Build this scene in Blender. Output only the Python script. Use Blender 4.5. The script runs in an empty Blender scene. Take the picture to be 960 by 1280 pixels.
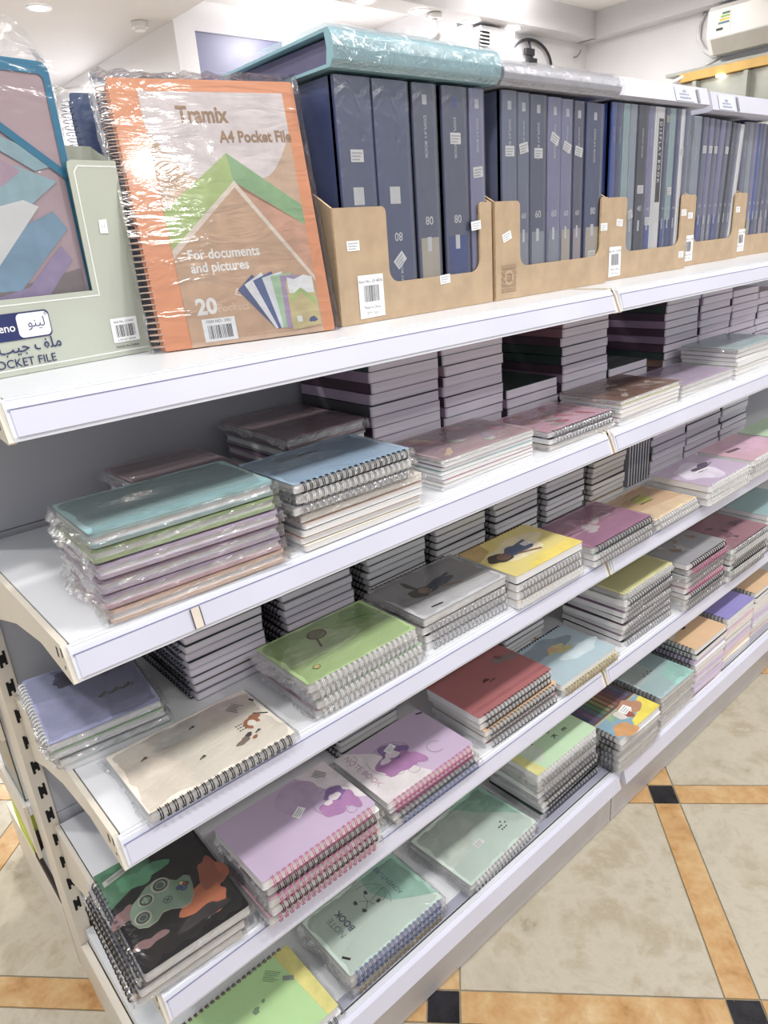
import bpy, math, random
from mathutils import Matrix, Vector

SC = bpy.context.scene
COL = SC.collection
PI = math.pi
R = math.radians

# ---------------------------------------------------------------- camera, light, exposure
cam_d = bpy.data.cameras.new('camera')
cam_d.sensor_fit = 'VERTICAL'
cam_d.sensor_height = 24.0
cam_d.lens = 891.04 / 1280.0 * 24.0
cam_d.clip_start = 0.02
cam_d.clip_end = 60
cam = bpy.data.objects.new('camera', cam_d)
COL.objects.link(cam)
_a, _b, _c = 0.6949, -0.3660, -0.0764
_f = Vector((math.sin(_a) * math.cos(_b), math.cos(_a) * math.cos(_b), math.sin(_b)))
_r = Vector((math.cos(_a), -math.sin(_a), 0))
_u = _r.cross(_f)
_r2 = math.cos(_c) * _r + math.sin(_c) * _u
_u2 = -math.sin(_c) * _r + math.cos(_c) * _u
CAM = Vector((-0.1456, -0.7093, 1.2636))
cam.matrix_world = Matrix(((_r2.x, _u2.x, -_f.x, CAM.x), (_r2.y, _u2.y, -_f.y, CAM.y), (_r2.z, _u2.z, -_f.z, CAM.z), (0, 0, 0, 1)))
SC.camera = cam

world = bpy.data.worlds.new('world')
SC.world = world
world.use_nodes = True
world.node_tree.nodes['Background'].inputs[0].default_value = (0.90, 0.93, 1.0, 1)
world.node_tree.nodes['Background'].inputs[1].default_value = 0.74

def lamp(name, loc, power, size=0.16, color=(1.0, 0.97, 0.93), rot=(0, 0, 0), spread=170):
    d = bpy.data.lights.new(name, 'AREA')
    d.shape = 'DISK'
    d.size = size
    d.energy = power
    d.color = color
    d.spread = R(spread)
    o = bpy.data.objects.new(name, d)
    o.location = loc
    o.rotation_euler = rot
    COL.objects.link(o)
    return o

# recessed ceiling lamps over the aisle and behind the gondola
lamp('aisle_lamp', (-0.35, -0.62, 2.58), 22.4)
lamp('aisle_lamp', (0.9, -0.75, 2.58), 20.6)
lamp('aisle_lamp', (2.2, -0.75, 2.58), 20.6)
lamp('aisle_lamp', (3.5, -0.75, 2.58), 18.9)
lamp('aisle_lamp', (0.3, -2.0, 2.58), 17.2)
lamp('aisle_lamp', (2.0, -2.0, 2.58), 17.2)
lamp('rear_aisle_lamp', (-0.9, 1.4, 2.58), 24)
lamp('rear_aisle_lamp', (0.6, 1.6, 2.58), 24)
lamp('rear_aisle_lamp', (2.2, 1.6, 2.58), 24)
lamp('rear_aisle_lamp', (3.8, 1.6, 2.58), 24)

SC.view_settings.view_transform = 'Standard'
SC.view_settings.look = 'None'
SC.view_settings.gamma = 1.0
SC.view_settings.use_curve_mapping = False
SC.view_settings.exposure = -0.45
SC.cycles.transparent_max_bounces = 40
SC.cycles.max_bounces = 8
SC.cycles.caustics_reflective = False
SC.cycles.caustics_refractive = False

# ---------------------------------------------------------------- colours and materials
def lin(c):
    c = c / 255.0
    return c / 12.92 if c <= 0.04045 else ((c + 0.055) / 1.055) ** 2.4
def rgb(c):
    return (lin(c[0]), lin(c[1]), lin(c[2]), 1)

PAL = {
    'teal': (146, 186, 190), 'pale teal': (176, 208, 212), 'green': (172, 206, 132), 'pale green': (190, 226, 180),
    'lilac': (200, 176, 210), 'mauve': (176, 140, 176), 'pink': (222, 170, 190), 'peach': (240, 200, 178),
    'cream': (242, 232, 214), 'white': (236, 236, 238), 'grey': (160, 160, 168), 'dark grey': (82, 82, 90),
    'sky blue': (156, 190, 222), 'blue violet': (158, 164, 208), 'yellow': (230, 210, 112), 'magenta': (178, 118, 156),
    'orange': (234, 188, 138), 'maroon': (164, 112, 126), 'red': (186, 104, 106), 'light blue': (176, 204, 216),
    'pale yellow': (232, 226, 150), 'violet': (120, 112, 200), 'mint': (204, 226, 212), 'brown': (140, 104, 88),
    'black': (34, 34, 38), 'dark green': (54, 78, 70), 'olive': (120, 104, 52), 'plum': (92, 66, 84),
    'navy': (48, 58, 96), 'dusty pink': (184, 152, 160), 'silver': (190, 192, 200), 'tan': (190, 168, 130),
}
MATS = {}

def new_mat(name):
    m = bpy.data.materials.new(name)
    m.use_nodes = True
    nt = m.node_tree
    return m, nt, nt.nodes['Principled BSDF']

def mat(name, c, rough=0.5, metal=0.0, var=0.05, scale=14.0, coat=0.0, bump=0.0, c2=None, emit=0.0):
    if name in MATS:
        return MATS[name]
    m, nt, b = new_mat(name)
    N, L = nt.nodes, nt.links
    tc = N.new('ShaderNodeTexCoord')
    nz = N.new('ShaderNodeTexNoise')
    nz.inputs['Scale'].default_value = scale
    nz.inputs['Detail'].default_value = 4
    L.new(tc.outputs['Object'], nz.inputs['Vector'])
    rp = N.new('ShaderNodeValToRGB')
    base = rgb(c)
    if c2 is None:
        lo = tuple(max(0, v * (1 - var)) for v in base[:3]) + (1,)
        hi = tuple(min(1, v * (1 + var)) for v in base[:3]) + (1,)
    else:
        lo, hi = base, rgb(c2)
    rp.color_ramp.elements[0].position = 0.35
    rp.color_ramp.elements[1].position = 0.65
    rp.color_ramp.elements[0].color = lo
    rp.color_ramp.elements[1].color = hi
    L.new(nz.outputs['Fac'], rp.inputs['Fac'])
    L.new(rp.outputs['Color'], b.inputs['Base Color'])
    b.inputs['Roughness'].default_value = rough
    b.inputs['Metallic'].default_value = metal
    b.inputs['Coat Weight'].default_value = coat
    b.inputs['Coat Roughness'].default_value = 0.08
    if bump:
        bp = N.new('ShaderNodeBump')
        bp.inputs['Strength'].default_value = bump
        bp.inputs['Distance'].default_value = 0.002
        L.new(nz.outputs['Fac'], bp.inputs['Height'])
        L.new(bp.outputs['Normal'], b.inputs['Normal'])
    if emit:
        b.inputs['Emission Color'].default_value = base
        b.inputs['Emission Strength'].default_value = emit
    MATS[name] = m
    return m

def soft(c, k=0.26):
    g = 0.3 * c[0] + 0.59 * c[1] + 0.11 * c[2]
    return tuple(v + (g - v) * k for v in c)

def cover_mat(cn):
    return mat('cover ' + cn, soft(PAL[cn]), 0.32, var=0.05, scale=9, coat=0.35)

def art_mat(name, cols, scale=8.0, rough=0.32):
    """printed cover with soft patches of several colours"""
    if name in MATS:
        return MATS[name]
    m, nt, b = new_mat(name)
    N, L = nt.nodes, nt.links
    tc = N.new('ShaderNodeTexCoord')
    nz = N.new('ShaderNodeTexNoise')
    nz.inputs['Scale'].default_value = scale
    nz.inputs['Detail'].default_value = 3
    nz.inputs['Distortion'].default_value = 0.6
    L.new(tc.outputs['Object'], nz.inputs['Vector'])
    rp = N.new('ShaderNodeValToRGB')
    els = rp.color_ramp.elements
    n = len(cols)
    for i, c in enumerate(cols):
        pos = 0.30 + 0.40 * i / (n - 1)
        e = els[0] if i == 0 else (els[1] if i == 1 else els.new(pos))
        e.position = pos
        e.color = rgb(c)
    L.new(nz.outputs['Fac'], rp.inputs['Fac'])
    L.new(rp.outputs['Color'], b.inputs['Base Color'])
    b.inputs['Roughness'].default_value = rough
    b.inputs['Coat Weight'].default_value = 0.35
    b.inputs['Coat Roughness'].default_value = 0.08
    MATS[name] = m
    return m

def page_mat(name, c, coat=0.0, dark=0.72):
    """stack of sheet edges: fine horizontal streaks"""
    if name in MATS:
        return MATS[name]
    m, nt, b = new_mat(name)
    N, L = nt.nodes, nt.links
    tc = N.new('ShaderNodeTexCoord')
    mp = N.new('ShaderNodeMapping')
    mp.inputs['Scale'].default_value = (6, 6, 900)
    L.new(tc.outputs['Object'], mp.inputs['Vector'])
    nz = N.new('ShaderNodeTexNoise')
    nz.inputs['Scale'].default_value = 1.0
    nz.inputs['Detail'].default_value = 2
    L.new(mp.outputs['Vector'], nz.inputs['Vector'])
    rp = N.new('ShaderNodeValToRGB')
    base = rgb(c)
    rp.color_ramp.elements[0].position = 0.3
    rp.color_ramp.elements[1].position = 0.6
    rp.color_ramp.elements[0].color = tuple(v * dark for v in base[:3]) + (1,)
    rp.color_ramp.elements[1].color = base
    L.new(nz.outputs['Fac'], rp.inputs['Fac'])
    L.new(rp.outputs['Color'], b.inputs['Base Color'])
    b.inputs['Roughness'].default_value = 0.6
    b.inputs['Coat Weight'].default_value = coat
    b.inputs['Coat Roughness'].default_value = 0.15
    MATS[name] = m
    return m

PAGE = page_mat('page edges', (242, 241, 242), 0.2, 0.80)
PAGE_W = page_mat('wrapped page edges', (240, 232, 243), 0.6, 0.84)
PAGE_C = page_mat('cream page edges', (244, 238, 230), 0.3, 0.86)
PAGE_P = page_mat('pink page edges', (240, 214, 230), 0.4, 0.86)
PAGE_L = page_mat('lilac page edges', (222, 208, 236), 0.4, 0.86)
PAGE_O = page_mat('peach page edges', (244, 222, 200), 0.4, 0.86)

def film_mat(name='clear plastic film', fac=0.07, wr=26.0, strength=0.7, col=(1, 1, 1, 1), rough=0.12):
    if name in MATS:
        return MATS[name]
    m = bpy.data.materials.new(name)
    m.use_nodes = True
    nt = m.node_tree
    N, L = nt.nodes, nt.links
    N.remove(N['Principled BSDF'])
    out = N['Material Output']
    tr = N.new('ShaderNodeBsdfTransparent')
    tr.inputs[0].default_value = (0.992, 0.992, 0.994, 1)
    gl = N.new('ShaderNodeBsdfGlossy')
    gl.inputs['Color'].default_value = col
    gl.inputs['Roughness'].default_value = rough
    tc = N.new('ShaderNodeTexCoord')
    mp = N.new('ShaderNodeMapping')
    mp.inputs['Scale'].default_value = (1.0, 1.9, 1.0)
    mp.inputs['Rotation'].default_value = (0.2, 0.1, 0.7)
    L.new(tc.outputs['Object'], mp.inputs['Vector'])
    nz = N.new('ShaderNodeTexNoise')
    nz.inputs['Scale'].default_value = wr
    nz.inputs['Detail'].default_value = 3
    nz.inputs['Distortion'].default_value = 1.4
    L.new(mp.outputs['Vector'], nz.inputs['Vector'])
    bp = N.new('ShaderNodeBump')
    bp.inputs['Strength'].default_value = strength
    bp.inputs['Distance'].default_value = 0.004
    L.new(nz.outputs['Fac'], bp.inputs['Height'])
    L.new(bp.outputs['Normal'], gl.inputs['Normal'])
    lw = N.new('ShaderNodeLayerWeight')
    lw.inputs['Blend'].default_value = 0.25
    L.new(bp.outputs['Normal'], lw.inputs['Normal'])
    mt = N.new('ShaderNodeMath')
    mt.operation = 'MULTIPLY_ADD'
    mt.inputs[1].default_value = 0.55
    mt.inputs[2].default_value = fac
    mt.use_clamp = True
    L.new(lw.outputs['Fresnel'], mt.inputs[0])
    mx = N.new('ShaderNodeMixShader')
    L.new(mt.outputs[0], mx.inputs[0])
    L.new(tr.outputs[0], mx.inputs[1])
    L.new(gl.outputs[0], mx.inputs[2])
    L.new(mx.outputs[0], out.inputs['Surface'])
    MATS[name] = m
    return m

FILM = film_mat()
def streak_film():
    m = film_mat('smooth streaked film', 0.045, 9.0, 0.30, rough=0.10)
    for n in m.node_tree.nodes:
        if n.type == 'MAPPING':
            n.inputs['Scale'].default_value = (1.6, 3.0, 5.0)
            n.inputs['Rotation'].default_value = (0.2, 0.9, 0.3)
    return m
FILM3 = streak_film()
FILM4 = film_mat('hazy binder wrap', 0.13, 22.0, 0.8, rough=0.3)
FILM2 = film_mat('crumpled plastic film', 0.16, 60.0, 1.0)
RING = {
    'black': mat('black wire', (26, 26, 30), 0.3, 0.3), 'silver': mat('silver wire', (190, 190, 198), 0.2, 1.0),
    'white': mat('white wire', (240, 240, 240), 0.3), 'pink': mat('pink wire', (206, 110, 156), 0.3),
    'gold': mat('gold wire', (214, 190, 120), 0.25, 0.9), 'blue': mat('blue wire', (84, 110, 176), 0.3),
    'brown': mat('brown wire', (110, 90, 60), 0.3, 0.4), 'navy': mat('navy wire', (40, 48, 84), 0.3),
    'steel': mat('steel wire', (104, 106, 116), 0.22, 1.0),
}
INK = mat('dark print', (40, 40, 46), 0.5)
STICK = mat('white sticker paper', (244, 244, 244), 0.5)
SHELFW = mat('white shelf enamel', (226, 228, 232), 0.35, var=0.02, scale=4)
SHELFC = mat('cream bracket enamel', (226, 218, 204), 0.4, var=0.03, scale=8)
RAILM = mat('ticket strip paper', (216, 216, 232), 0.25, var=0.03, scale=5, coat=0.5)
RAILG = mat('rail edge plastic', (228, 230, 240), 0.2, var=0.02)
BACKP = mat('grey back panel', (196, 197, 203), 0.5, var=0.03, scale=6)
HOLE = mat('slot darkness', (12, 12, 14), 0.8)
KICK = mat('kick plate enamel', (200, 196, 196), 0.4, var=0.03)
SEAM = mat('dark seam', (70, 70, 80), 0.6)
CARD = mat('brown corrugated card', (184, 160, 131), 0.75, var=0.07, scale=30, bump=0.15)
CARDE = mat('card cut edge', (216, 186, 146), 0.8, var=0.1, scale=200)

# ---------------------------------------------------------------- mesh helpers
class MB:
    def __init__(s):
        s.v, s.f, s.mi, s.mats, s.sm = [], [], [], [], []
        s.k = 0
    def m(s, material):
        if material not in s.mats:
            s.mats.append(material)
        return s.mats.index(material)
    def add(s, vs, fs, material, smooth=False):
        b = len(s.v)
        k = s.m(material)
        s.v.extend([tuple(p) for p in vs])
        for f in fs:
            s.f.append([i + b for i in f])
            s.mi.append(k)
            s.sm.append(smooth)
    def box(s, x0, y0, z0, x1, y1, z1, material):
        vs = [(x0, y0, z0), (x1, y0, z0), (x1, y1, z0), (x0, y1, z0), (x0, y0, z1), (x1, y0, z1), (x1, y1, z1), (x0, y1, z1)]
        s.add(vs, [(0, 3, 2, 1), (4, 5, 6, 7), (0, 1, 5, 4), (1, 2, 6, 5), (2, 3, 7, 6), (3, 0, 4, 7)], material)
    def prism(s, pts, a0, a1, axis, material, edge=None):
        """polygon (2D) extruded along axis: 'x' pts=(y,z), 'y' pts=(x,z), 'z' pts=(x,y)"""
        def P(p, a):
            return {'x': (a, p[0], p[1]), 'y': (p[0], a, p[1]), 'z': (p[0], p[1], a)}[axis]
        n = len(pts)
        vs = [P(p, a0) for p in pts] + [P(p, a1) for p in pts]
        s.add(vs, [list(range(n))[::-1], list(range(n, 2 * n))], material)
        s.add(vs, [(i, (i + 1) % n, (i + 1) % n + n, i + n) for i in range(n)], edge or material)
    def slab(s, W, D, z0, z1, material, r=0.006, cx=0, cy=0, n=4):
        s.prism(rrect(cx - W / 2, cy - D / 2, cx + W / 2, cy + D / 2, r, n), z0, z1, 'z', material)
    def tube(s, path, r, material, seg=6, closed=False):
        n = len(path)
        P = [Vector(p) for p in path]
        vs, fs = [], []
        for i in range(n):
            if closed:
                t = P[(i + 1) % n] - P[i - 1]
            else:
                t = P[min(i + 1, n - 1)] - P[max(i - 1, 0)]
            t.normalize()
            ref = Vector((0, 0, 1)) if abs(t.z) < 0.9 else Vector((1, 0, 0))
            a = t.cross(ref).normalized()
            b = t.cross(a)
            for k in range(seg):
                w = 2 * PI * k / seg
                vs.append(P[i] + r * (math.cos(w) * a + math.sin(w) * b))
        m = n if closed else n - 1
        for i in range(m):
            j = (i + 1) % n
            for k in range(seg):
                l = (k + 1) % seg
                fs.append((i * seg + k, i * seg + l, j * seg + l, j * seg + k))
        if not closed:
            fs.append(list(range(seg))[::-1])
            fs.append([(n - 1) * seg + k for k in range(seg)])
        s.add(vs, fs, material, True)
    def disc(s, c, r, material, axis='z', n=20, th=0.002):
        pts = [(c[0] + r * math.cos(2 * PI * i / n), c[1] + r * math.sin(2 * PI * i / n)) for i in range(n)]
        s.prism(pts, c[2], c[2] + th, axis, material)
    def poly(s, pts, z, material):
        s.k += 1
        z = z + s.k * 0.0            # print layers are separated in flat_front and book
        s.layer = getattr(s, 'layer', {})
        s.layer[len(s.v)] = (len(pts), s.k)
        s.add([(p[0], p[1], z) for p in pts], [list(range(len(pts)))], material)
    def mesh(s, name):
        me = bpy.data.meshes.new(name)
        me.from_pydata(s.v, [], s.f)
        for m in s.mats:
            me.materials.append(m)
        me.polygons.foreach_set('material_index', s.mi)
        me.polygons.foreach_set('use_smooth', s.sm)
        me.update()
        return me

def rrect(x0, y0, x1, y1, r, n=4):
    out = []
    for cx, cy, a in ((x1 - r, y0 + r, -90), (x1 - r, y1 - r, 0), (x0 + r, y1 - r, 90), (x0 + r, y0 + r, 180)):
        for i in range(n + 1):
            t = R(a + 90 * i / n)
            out.append((cx + r * math.cos(t), cy + r * math.sin(t)))
    return out

def blob(cx, cy, rx, ry, seed=0, irr=0.2, n=26, rot=0):
    rn = random.Random(seed)
    ph = [rn.uniform(0, 6.28) for _ in range(4)]
    out = []
    for i in range(n):
        t = 2 * PI * i / n
        k = 1 + irr * (0.5 * math.sin(2 * t + ph[0]) + 0.35 * math.sin(3 * t + ph[1]) + 0.3 * math.sin(5 * t + ph[2]))
        x, y = rx * k * math.cos(t), ry * k * math.sin(t)
        out.append((cx + x * math.cos(rot) - y * math.sin(rot), cy + x * math.sin(rot) + y * math.cos(rot)))
    return out

def stroke(p, q, w):
    d = Vector((q[0] - p[0], q[1] - p[1]))
    d.normalize()
    a = Vector((-d.y, d.x)) * w / 2
    return [(p[0] + a.x, p[1] + a.y), (p[0] - a.x, p[1] - a.y), (q[0] - a.x, q[1] - a.y), (q[0] + a.x, q[1] + a.y)]

def ringpoly(mb, cx, cy, r0, r1, z, material, a0=0, a1=360, n=28, ry=1.0):
    vs, fs = [], []
    for i in range(n + 1):
        t = R(a0 + (a1 - a0) * i / n)
        vs += [(cx + r0 * math.cos(t), cy + ry * r0 * math.sin(t), z), (cx + r1 * math.cos(t), cy + ry * r1 * math.sin(t), z)]
    for i in range(n):
        fs.append((2 * i, 2 * i + 1, 2 * i + 3, 2 * i + 2))
    mb.add(vs, fs, material)

_txt = {}
def text_geo(body, bold=0.0):
    k = (body, bold)
    if k not in _txt:
        c = bpy.data.curves.new('text', 'FONT')
        c.body = body
        c.size = 1.0
        c.offset = bold
        c.resolution_u = 3
        o = bpy.data.objects.new('text', c)
        COL.objects.link(o)
        bpy.context.view_layer.update()
        me = bpy.data.meshes.new_from_object(o.evaluated_get(bpy.context.evaluated_depsgraph_get()))
        vs = [v.co.copy() for v in me.vertices]
        fs = [tuple(p.vertices) for p in me.polygons]
        bpy.data.objects.remove(o)
        bpy.data.curves.remove(c)
        bpy.data.meshes.remove(me)
        _txt[k] = (vs, fs)
    return _txt[k]

def text(mb, body, x, y, size, z, material, ang=0.0, align='l', bold=0.0, stretch=1.0):
    vs, fs = text_geo(body, bold)
    if not vs:
        return
    x0 = min(v.x for v in vs)
    x1 = max(v.x for v in vs)
    off = {'l': x0, 'c': (x0 + x1) / 2, 'r': x1}[align]
    ca, sa = math.cos(R(ang)), math.sin(R(ang))
    out = []
    for v in vs:
        a, b = (v.x - off) * size * stretch, v.y * size
        out.append((x + a * ca - b * sa, y + a * sa + b * ca, z))
    mb.add(out, fs, material)

def barcode(mb, x, y, w, h, z, seed=1, material=None):
    rn = random.Random(seed)
    t = x
    while t < x + w:
        a = rn.choice((0.012, 0.02, 0.035)) * w
        mb.poly([(t, y), (min(t + a, x + w), y), (min(t + a, x + w), y + h), (t, y + h)], z, material or INK)
        t += a + rn.choice((0.015, 0.025, 0.04)) * w

MESHES = {}
def cached(key, fn):
    if key not in MESHES:
        mb = MB()
        fn(mb)
        MESHES[key] = mb.mesh(str(key[0]))
    return MESHES[key]

def obj(name, me, parent=None, loc=(0, 0, 0), rot=(0, 0, 0)):
    if isinstance(me, MB):
        me = me.mesh(name)
    o = bpy.data.objects.new(name, me)
    COL.objects.link(o)
    if parent is not None:
        o.parent = parent
    o.location = loc
    o.rotation_euler = rot
    return o

def thing(name, label, cat, loc=(0, 0, 0), rot=(0, 0, 0), group=None):
    o = bpy.data.objects.new(name, None)
    o.empty_display_size = 0.02
    COL.objects.link(o)
    o.location = loc
    o.rotation_euler = rot
    o['label'] = label
    o['category'] = cat
    if group:
        o['group'] = group
    return o

def tag(o, label, cat, group=None):
    o['label'] = label
    o['category'] = cat
    if group:
        o['group'] = group
    return o

def struct(name, mb):
    o = obj(name, mb)
    o['kind'] = 'structure'
    return o

# ---------------------------------------------------------------- the room
TH, OX, OY, TP, TS = -0.8048, 0.3911, -0.0752, 0.5126, 0.0581

def marble(name, cols, scale, rough):
    m, nt, b = new_mat(name)
    N, L = nt.nodes, nt.links
    tc = N.new('ShaderNodeTexCoord')
    n1 = N.new('ShaderNodeTexNoise')
    n1.inputs['Scale'].default_value = scale
    n1.inputs['Detail'].default_value = 12
    n1.inputs['Roughness'].default_value = 0.68
    n1.inputs['Distortion'].default_value = 0.25
    L.new(tc.outputs['Object'], n1.inputs['Vector'])
    rp = N.new('ShaderNodeValToRGB')
    els = rp.color_ramp.elements
    n = len(cols)
    for i, c in enumerate(cols):
        pos = 0.28 + 0.44 * i / (n - 1)
        e = els[0] if i == 0 else (els[1] if i == 1 else els.new(pos))
        e.position = pos
        e.color = rgb(c)
    L.new(n1.outputs['Fac'], rp.inputs['Fac'])
    L.new(rp.outputs['Color'], b.inputs['Base Color'])
    b.inputs['Roughness'].default_value = rough
    return m

def build_floor():
    beige = marble('beige marble tile', [(152, 140, 118), (184, 175, 155), (196, 188, 170), (178, 166, 144), (205, 199, 184)], 7.0, 0.22)
    amber = marble('amber marble strip', [(156, 112, 68), (192, 150, 100), (204, 170, 124), (218, 194, 156)], 14.0, 0.24)
    black = mat('black marble inset', (36, 36, 42), 0.2, var=0.3, scale=40)
    grout = mat('tile grout', (150, 140, 118), 0.8, var=0.1)
    mb = MB()
    mb.box(-4, -3.2, -0.05, 7, 6.6, -0.002, grout)
    ca, sa = math.cos(TH), math.sin(TH)
    g = 0.0016
    def quad(u0, v0, u1, v1, m):
        pts = [(u0 + g, v0 + g), (u1 - g, v0 + g), (u1 - g, v1 - g), (u0 + g, v1 - g)]
        w = [(OX + u * ca - v * sa, OY + u * sa + v * ca) for u, v in pts]
        c = (sum(p[0] for p in w) / 4, sum(p[1] for p in w) / 4)
        if -3.9 < c[0] < 6.9 and -3.1 < c[1] < 6.5:
            mb.prism(w, -0.002, 0.0, 'z', m)
    for i in range(-18, 18):
        for j in range(-18, 18):
            u, v = i * TP, j * TP
            quad(u, v, u + TS, v + TS, black)
            quad(u + TS, v, u + TP, v + TS, amber)
            quad(u, v + TS, u + TS, v + TP, amber)
            quad(u + TS, v + TS, u + TP, v + TP, beige)
    struct('floor', mb)
build_floor()

WALLM = mat('white wall paint', (232, 232, 236), 0.6, var=0.02, scale=2)
CEILM = mat('white ceiling paint', (238, 238, 240), 0.6, var=0.02, scale=2)
CEILG = mat('grey soffit paint', (206, 206, 210), 0.6, var=0.02, scale=2)
mb = MB()
mb.box(4.25, 3.2, 0, 5.75, 3.35, 2.62, WALLM)
mb.box(2.62, 4.2, 0, 4.25, 4.35, 3.0, WALLM)
mb.box(4.25, 3.35, 0, 4.35, 4.35, 3.0, WALLM)
mb.box(-4.0, 6.2, 0, 2.62, 6.35, 3.0, WALLM)
struct('wall_back', mb)
mb = MB()
mb.box(5.62, -3.2, 0, 5.75, 3.35, 2.75, WALLM)
struct('wall_right', mb)
mb = MB()
mb.box(2.36, 3.95, 0, 2.50, 6.3, 3.0, WALLM)
struct('wall_pillar', mb)
mb = MB()
mb.box(4.245, 3.12, 0, 4.60, 3.2, 2.58, WALLM)
struct('wall_column', mb)
mb = MB()
mb.box(-4, 3.10, 2.80, 5.75, 6.35, 2.9, CEILM)
mb.box(2.7, -0.4, 2.78, 5.75, 3.1, 2.88, CEILM)
struct('ceiling', mb)
mb = MB()
mb.box(2.7, 3.03, 2.60, 5.5, 3.22, 2.80, CEILG)
struct('trim_1', mb)
mb = MB()
mb.box(5.48, -0.4, 2.60, 5.75, 3.22, 2.80, CEILG)
struct('trim_2', mb)
mb = MB()
mb.box(-3.0, 3.3, 2.60, 2.36, 6.2, 2.7, CEILG)
struct('trim_3', mb)

def downlight(x, y, z, label, p=6):
    t = thing('downlight', label, 'ceiling light', (x, y, z), group='recessed ceiling downlights')
    m = MB()
    pts = [(0.035 + 0.012 * k, -0.004 * (k % 2)) for k in range(3)]
    ringpoly(m, 0, 0, 0.05, 0.068, -0.004, RAILG)
    ringpoly(m, 0, 0, 0.068, 0.0685, -0.003, RAILG)
    vs, fs = [], []
    n = 24
    for i in range(n):
        a = 2 * PI * i / n
        vs += [(0.068 * math.cos(a), 0.068 * math.sin(a), -0.004), (0.068 * math.cos(a), 0.068 * math.sin(a), 0.0)]
    for i in range(n):
        j = (i + 1) % n
        fs.append((2 * i, 2 * j, 2 * j + 1, 2 * i + 1))
    m.add(vs, fs, RAILG)
    obj('trim_ring', m, t)
    m = MB()
    m.disc((0, 0, -0.0035), 0.05, mat('lamp diffuser', (255, 248, 232), 0.4, emit=14.0), th=0.002)
    obj('diffuser', m, t)
    lamp('downlight_lamp', (x, y, z - 0.02), p, 0.1)
downlight(1.60, 4.05, 2.598, 'round downlight in the grey soffit at far left')
for (x, y, w) in ((3.21, 3.13, 'above the light blue file box, leftmost of four'), (3.66, 3.13, 'in the soffit strip, second of four from left'), (4.16, 3.13, 'in the soffit strip, third of four from left'), (4.60, 3.13, 'in the soffit strip nearest the wall hoop')):
    downlight(x, y, 2.597, 'small round downlight ' + w)
lamp('upward_fill', (4.3, 2.6, 2.62), 20, 0.5, rot=(PI, 0, 0))  # added upward fill lights, no fixture, to whiten the ceiling above the soffit
lamp('upward_fill', (3.3, 3.6, 2.62), 20, 0.5, rot=(PI, 0, 0))
lamp('rear_room_fill', (-1.0, 4.2, 2.58), 40, 0.2)  # unseen fill lights added to brighten the far walls and ceiling
lamp('rear_room_fill', (0.6, 5.2, 2.58), 40, 0.2)
lamp('rear_room_fill', (1.9, 5.4, 2.58), 40, 0.2)
lamp('rear_room_fill', (3.4, 3.5, 2.76), 40, 0.2)
lamp('rear_room_fill', (4.6, 2.3, 2.76), 18, 0.2)

# smoke detector
m = MB()
m.disc((0, 0, -0.03), 0.05, WALLM, th=0.03)
m.disc((0, 0, -0.045), 0.032, WALLM, th=0.015)
tag(obj('smoke_detector', m, loc=(2.20, 4.08, 2.598)), 'small white smoke detector on the grey soffit left of the pillar', 'smoke detector')

# dark wall screen
t = thing('wall_screen', 'flat navy screen on the white wall beside the pillar', 'screen', (2.93, 4.18, 2.36))
m = MB()
m.box(-0.385, 0, -0.26, 0.385, 0.018, 0.26, mat('screen bezel', (60, 62, 92), 0.4))
obj('bezel', m, t)
m = MB()
m.box(-0.375, -0.003, -0.25, 0.375, 0.0, 0.25, mat('navy screen', (92, 94, 128), 0.35, var=0.1, scale=3))
obj('display', m, t)

# hoop with dark blocks on the far wall
t = thing('wall_clock', 'black hoop wall clock with dark blocks on the far white wall', 'clock', (4.86, 3.17, 2.40))
m = MB()
m.tube([(0.25 * math.cos(2 * PI * i / 40), 0, 0.16 * math.sin(2 * PI * i / 40)) for i in range(40)], 0.011, INK, 6, True)
obj('hoop', m, t)
m = MB()
for k, (dx, dz) in enumerate(((-0.02, 0.08), (0.01, 0.02), (0.04, -0.04), (0.06, -0.1))):
    m.box(dx - 0.05, -0.012, dz - 0.022, dx + 0.05, 0.012, dz + 0.022, INK)
m.tube([(-0.03, 0, 0.16), (0.09, 0, -0.15)], 0.01, INK)
obj('blocks', m, t)

# louvre vent on the column
t = thing('louvre_vent', 'narrow dark louvre vent on the white column', 'vent', (4.26, 3.10, 2.46))
m = MB()
m.box(-0.05, 0, -0.09, 0.05, 0.02, 0.09, mat('vent backing', (30, 30, 34), 0.6))
obj('backing', m, t)
m = MB()
for k in range(8):
    z = -0.08 + k * 0.0225
    m.prism([(-0.012, z), (0.0, z + 0.010), (0.0, z + 0.013), (-0.012, z + 0.003)], -0.05, 0.05, 'x', WALLM)
obj('slat', m, t)

# hanging ball lamp
t = thing('ceiling_camera', 'small white ball camera hanging under the soffit strip', 'camera', (3.8, 3.13, 2.597))
m = MB()
m.disc((0, 0, -0.03), 0.05, WALLM, th=0.03)
obj('mount', m, t)
m = MB()
m.tube([(0, 0, -0.03), (0, 0, -0.09)], 0.018, WALLM, 10)
for i in range(6):
    pass
prof = [(0.001, -0.155), (0.025, -0.15), (0.042, -0.13), (0.045, -0.11), (0.035, -0.088), (0.015, -0.078)]
vs, fs = [], []
for (r_, z_) in prof:
    for k in range(16):
        a = 2 * PI * k / 16
        vs.append((r_ * math.cos(a), r_ * math.sin(a), z_))
for i in range(len(prof) - 1):
    for k in range(16):
        l = (k + 1) % 16
        fs.append((i * 16 + k, i * 16 + l, (i + 1) * 16 + l, (i + 1) * 16 + k))
m.add(vs, fs, CEILG, True)
obj('housing', m, t)

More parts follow.
